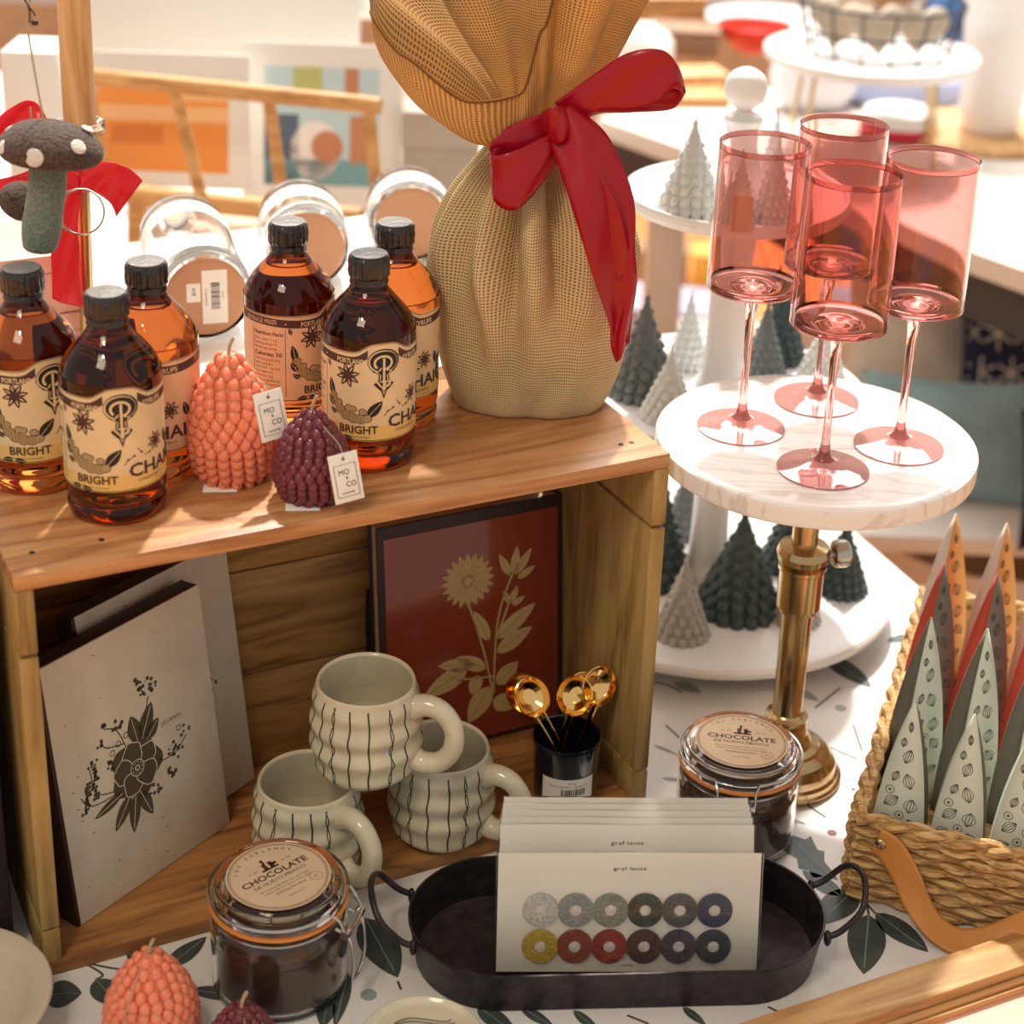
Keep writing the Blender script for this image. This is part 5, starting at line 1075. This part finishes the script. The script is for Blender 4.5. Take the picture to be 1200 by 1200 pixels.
obj('red_base', M().lathe([(0, 0), (34*s, 0), (42*s, 6*s), (44*s, 17*s), (0, 17*s)], 40), flat('red_enamel', (.65, .02, .05), .2), t); obj('white_lid', M().lathe([(0, 17.2*s), (45*s, 17.2*s), (46*s, 24*s), (42*s, 32*s), (0, 35*s)], 40), m_paint, t)
# wire stand with basket of hearts
p = on(1008, 182); s = S(p); t = thing('round_plant_table', 'white round metal stand on thin legs at the top right', 'stand', p)
hh = 112*s; obj('disc_top', M().lathe([(0, hh), (118*s, hh), (122*s, hh+4*s), (122*s, hh+12*s), (118*s, hh+14*s), (0, hh+10*s)], 56), m_paint, t)
for a in (.5, 2.4, 3.8, 5.5): obj('leg', M().tube([(100*s*math.cos(a), 100*s*math.sin(a), 0), (88*s*math.cos(a), 88*s*math.sin(a), hh)], 3.2*s, 10), m_brass, t)
p2 = p+Vector((.01, 0, hh+10.5*s)); t = thing('wire_basket', 'black wire basket of cream cloth hearts on the round metal stand', 'basket', p2)
for z, r in ((0, 80), (28, 88), (58, 94)): obj('wire_hoop', M().tube([(r*s*math.cos(a), r*s*math.sin(a), z*s+.003) for a in [2*PI*i/36 for i in range(36)]], 1.6*s, 6, closed=True), m_blackm, t)
for i in range(16):
    a = 2*PI*i/16; obj('wire_upright', M().tube([(80*s*math.cos(a), 80*s*math.sin(a), .003), (94*s*math.cos(a), 94*s*math.sin(a), 58*s)], 1.4*s, 6), m_blackm, t)
def heart(px, r, mt_, label, a, zz, yo):
    o = M(); P = []
    for i in range(30):
        q = 2*PI*i/30; P.append((r*1.0*math.sin(q)**3, r*(.8125*math.cos(q)-.3125*math.cos(2*q)-.125*math.cos(3*q)-.0625*math.cos(4*q))))
    n = len(P); o.add([(x*k_, -y_*.22*r, z*k_) for y_, k_ in ((1, .55), (.6, .88), (0, 1), (-.6, .88), (-1, .55)) for x, z in P], [(j*n+i, j*n+(i+1) % n, (j+1)*n+(i+1) % n, (j+1)*n+i) for j in range(4) for i in range(n)]+[tuple(range(n))[::-1], tuple(range(4*n, 5*n))])
    h = obj('cloth_heart', o, mt_); h.location = p2+Vector((px*s, yo*s, zz*s+r)); h.rotation_euler = (-.2, a, 0); tag(h, label, 'heart', 'cloth hearts in the wire basket')
m_cc = flat('cream_cloth', (.55, .46, .36)); m_bc = flat('tan_cloth', (.48, .25, .12))
for a in [(-52, 33*s, m_cc, 'cream cloth heart at the left of the wire basket', .2, 6, -25), (-12, 33*s, m_cc, 'cream cloth heart in the middle of the wire basket', -.1, 6, -50), (38, 33*s, m_cc, 'cream cloth heart at the right of the wire basket', .15, 6, -35), (5, 26*s, m_bc, 'tan cloth heart on top in the wire basket', 0, 40, -28), (-35, 33*s, m_cc, 'cream cloth heart at the back of the wire basket', 0, 22, 20)]: heart(*a)
# blue fabric bundle, boards, white packs, red bowl
def blob(name, label, cat, px, py, rx, ry, hz, mt_, z=ZB, seed=1, sub=True):
    p = on(px, py, z); s = S(p); rr = random.Random(seed); ph = [rr.uniform(0, 6) for _ in range(4)]
    m = M(); n, q = 32, 14
    def fn(u, v):
        a = 2*PI*u; b = -PI/2+PI*v; k_ = 1+.06*math.sin(3*a+ph[0])+.05*math.sin(5*a+ph[1]+v*4)+.03*math.sin(9*a+v*8); e = .55
        cb = math.copysign(abs(math.cos(b))**e, math.cos(b)); return (rx*s*k_*math.copysign(abs(math.cos(a))**.7, math.cos(a))*cb, ry*s*k_*math.copysign(abs(math.sin(a))**.7, math.sin(a))*cb, hz*s*(.5+.5*math.sin(b))*(1+.05*math.sin(4*a+ph[2])))
    m.grid(fn, n, q, True); o = obj(name, m, mt_); o.location = p; tag(o, label, cat); return o
blob('blue_cloth', 'folded pale blue cloth under the round metal stand', 'cloth', 1052, 122, 80, 30, 40, flat('pale_blue_cloth', (.42, .52, .80), .9), seed=3)
blob('blue_cloth', 'deep blue cloth bundle behind the white tumbler at the top right', 'cloth', 1175, 70, 100, 40, 100, flat('deep_blue_cloth', (.06, .14, .32), .9), seed=4)
blob('magenta_cloth', 'magenta folded cloth left of the white tumbler', 'cloth', 1118, 66, 9, 16, 80, flat('magenta_cloth', (.45, .03, .10), .9), seed=5)
blob('white_cloth', 'white crumpled cloth left of the stack of boards', 'cloth', 742, 92, 48, 40, 62, flat('white_cloth', (.82, .80, .78), .9), seed=6)
blob('white_cloth', 'white folded cloth behind the white finial', 'cloth', 948, 128, 48, 34, 72, flat('white_cloth_b', (.78, .80, .86), .9), seed=8)
for i, (px, py, w_, d_, h_, a, lb) in enumerate([(800, 118, 100, 62, 12, .1, 'lowest brown wooden board of the stack at the upper centre'), (806, 104, 84, 52, 10, .25, 'cream wooden board lying on the brown ones'), (800, 60, 82, 60, 26, -.1, 'brown wooden box further back at the top'), (772, 28, 96, 70, 34, .15, 'tan wooden box at the top edge')]):
    p = on(px, py); p.z = ZB+.0005+(0 if i != 1 else 12*S(p)); s = S(p); t = thing('wooden_board' if i < 2 else 'wooden_box', lb, 'board' if i < 2 else 'box', p, a)
    mt_ = [m_rack, m_pole, flat('brown_wood', (.30, .17, .10)), m_trim, m_dark][i]; obj('board_body' if i < 2 else 'box_body', M().box((0, 0, h_*s/2), (w_*s, d_*s, h_*s), bev=1.5*s), mt_, t)
    if i >= 2: obj('box_lid', M().box((0, 0, h_*s+2*s), (w_*s*1.03, d_*s*1.03, 4*s), bev=1*s), mt_, t)
p = on(882, 60); s = S(p); t = thing('red_bowl', 'red bowl at the top centre behind the boards', 'bowl', p); obj('bowl', M().lathe(cr([(0, 0), (18*s, 0), (34*s, 14*s), (44*s, 30*s), (41*s, 30*s), (30*s, 14*s), (0, 5*s)], 4), 40), flat('red_glaze', (.70, .05, .03), .3), t)
p = on(900, 30); s = S(p); t = thing('white_plate', 'white plate rim at the top edge, behind the red bowl', 'plate', p); obj('plate', M().lathe(cr([(0, 0), (40*s, 0), (70*s, 8*s), (72*s, 10*s), (38*s, 5*s), (0, 4*s)], 4), 40), m_paint, t)
# low shelf with cushions below the cream table
ZS = .42; lo = on(1120, 600, ZS)
sh = thing('low_shelf', 'low pale shelf under the long table holding the cushions', 'shelf', (.92, 2.95, 0))
obj('shelf_board', M().box((.12, 0, ZS-.015), (1.5, .9, .03), bev=.003), m_tbl, sh)
for x in (-.58, .82):
    for y in (-.4, .4): obj('leg', M().box((x, y, (ZS-.031)/2), (.05, .05, ZS-.031), bev=.003), m_tbl, sh)
def cushion(label, px, py, wpx, hpx, z, rx, rz, mt_, ink=None, dy=0):
    p = on(px, py, z); s = S(p); w_, h_ = wpx*s, hpx*s; m = M(); n = 20; 
    for side in (1, -1):
        m.grid(lambda u, v: ((u-.5)*w_*(1-.10*math.sin(PI*v)), side*.16*min(w_, h_)*(math.sin(PI*u)*math.sin(PI*v))**.45*(1+.06*math.sin(9*u+5*v)), v*h_-(.05*h_*math.sin(PI*u) if v > .5 else -.05*h_*math.sin(PI*u))*abs(2*v-1)), n, n)
    t = thing('cushion', label, 'cushion', p, 0, 'cushions on the low shelf'); t.rotation_euler = (rx, 0, rz); c = obj('cover', m, mt_, t, ang=180)
    if ink:
        k = Ink()
        for i in range(-2, 4):
            for j in range(4):
                x, y = (i+.5*(j % 2))*w_*.25, h_*(.12+.25*j)
                for a in range(3): q = a*PI/3+PI/6; k.stroke([(x-w_*.13*math.cos(q), y-w_*.13*math.sin(q)), (x+w_*.13*math.cos(q), y+w_*.13*math.sin(q))], w_*.012, 0, 1)
        def fm(x, y, l):
            u, v = x/w_+.5, y/h_; u2, v2 = min(.98, max(.02, u)), min(.98, max(.02, v)); return ((u2-.5)*w_*(1-.10*math.sin(PI*v2)), -.16*min(w_, h_)*(math.sin(PI*u2)*math.sin(PI*v2))**.45*1.06-.002, v2*h_)
        k.build('woven_pattern', [m_wht], c, fm)
    return t
cushion('teal blue cushion lying at the right behind the marble stand', 1110, 590, 220, 150, ZS, -.45, -.1, flat('teal_fabric', (.27, .42, .46), .95, bump=.5, var=.25, bscale=12))
cushion('navy cushion with a white geometric pattern at the right edge', 1188, 500, 150, 185, ZS+.02, -.2, .12, flat('navy_fabric', (.018, .025, .06), .95), True)
cushion('cream cushion behind the teal one', 1068, 470, 170, 185, ZS+.02, -.1, .05, flat('cream_fabric', (.74, .68, .60), .95, var=.1, bscale=14))
cushion('dark navy cushion at the far right below the patterned one', 1245, 640, 120, 170, ZS, -.2, .3, flat('dark_navy_fabric', (.012, .014, .03), .95))
p = at(1150, 640, .30); p.z = .0; s = S(at(1150, 640, .3)); t = thing('white_round_tub', 'round cream tub on the floor behind the packet basket', 'tub', Vector((at(1160, 610, .30).x, at(1160, 610, .30).y, 0.003)))
obj('tub', M().lathe([(0, 0), (.20, 0), (.205, .01), (.225, .285), (.232, .29), (.232, .305), (.222, .305), (.212, .29), (.195, .02), (0, .02)], 56), m_tbl, t)
# things between the tiers and the long table
def bx(name, label, cat, px, py, w_, d_, h_, z, rz, mt_):
    p = at(px, py, z); s = S(p); t = thing(name, label, cat, Vector((p.x, p.y, z)), rz); obj('box_body', M().box((0, 0, h_*s/2), (w_*s, d_*s, h_*s), bev=2*s), mt_, t); obj('box_lid', M().box((0, 0, h_*s+2*s), (w_*s*1.02, d_*s*1.02, 4*s), bev=1*s), mt_, t)
bx('lilac_box', 'pale lilac fabric box on the floor behind the tiered stand', 'box', 800, 440, 150, 90, 90, .003, -.2, flat('lilac_fabric', (.46, .46, .62), .9))
bx('yellow_box', 'yellow box under the long cream table', 'box', 840, 335, 60, 40, 40, .003, -.1, flat('yellow_card', (.75, .48, .10), .7))
bx('brown_box', 'brown box left of the yellow one under the long cream table', 'box', 775, 330, 60, 40, 40, .003, -.1, flat('brown_card', (.30, .20, .10), .7))
bx('grey_blue_bin', 'grey blue bin on the floor behind the middle tier', 'bin', 1000, 430, 110, 80, 80, .003, 0, flat('grey_blue_fabric', (.25, .33, .42), .9))
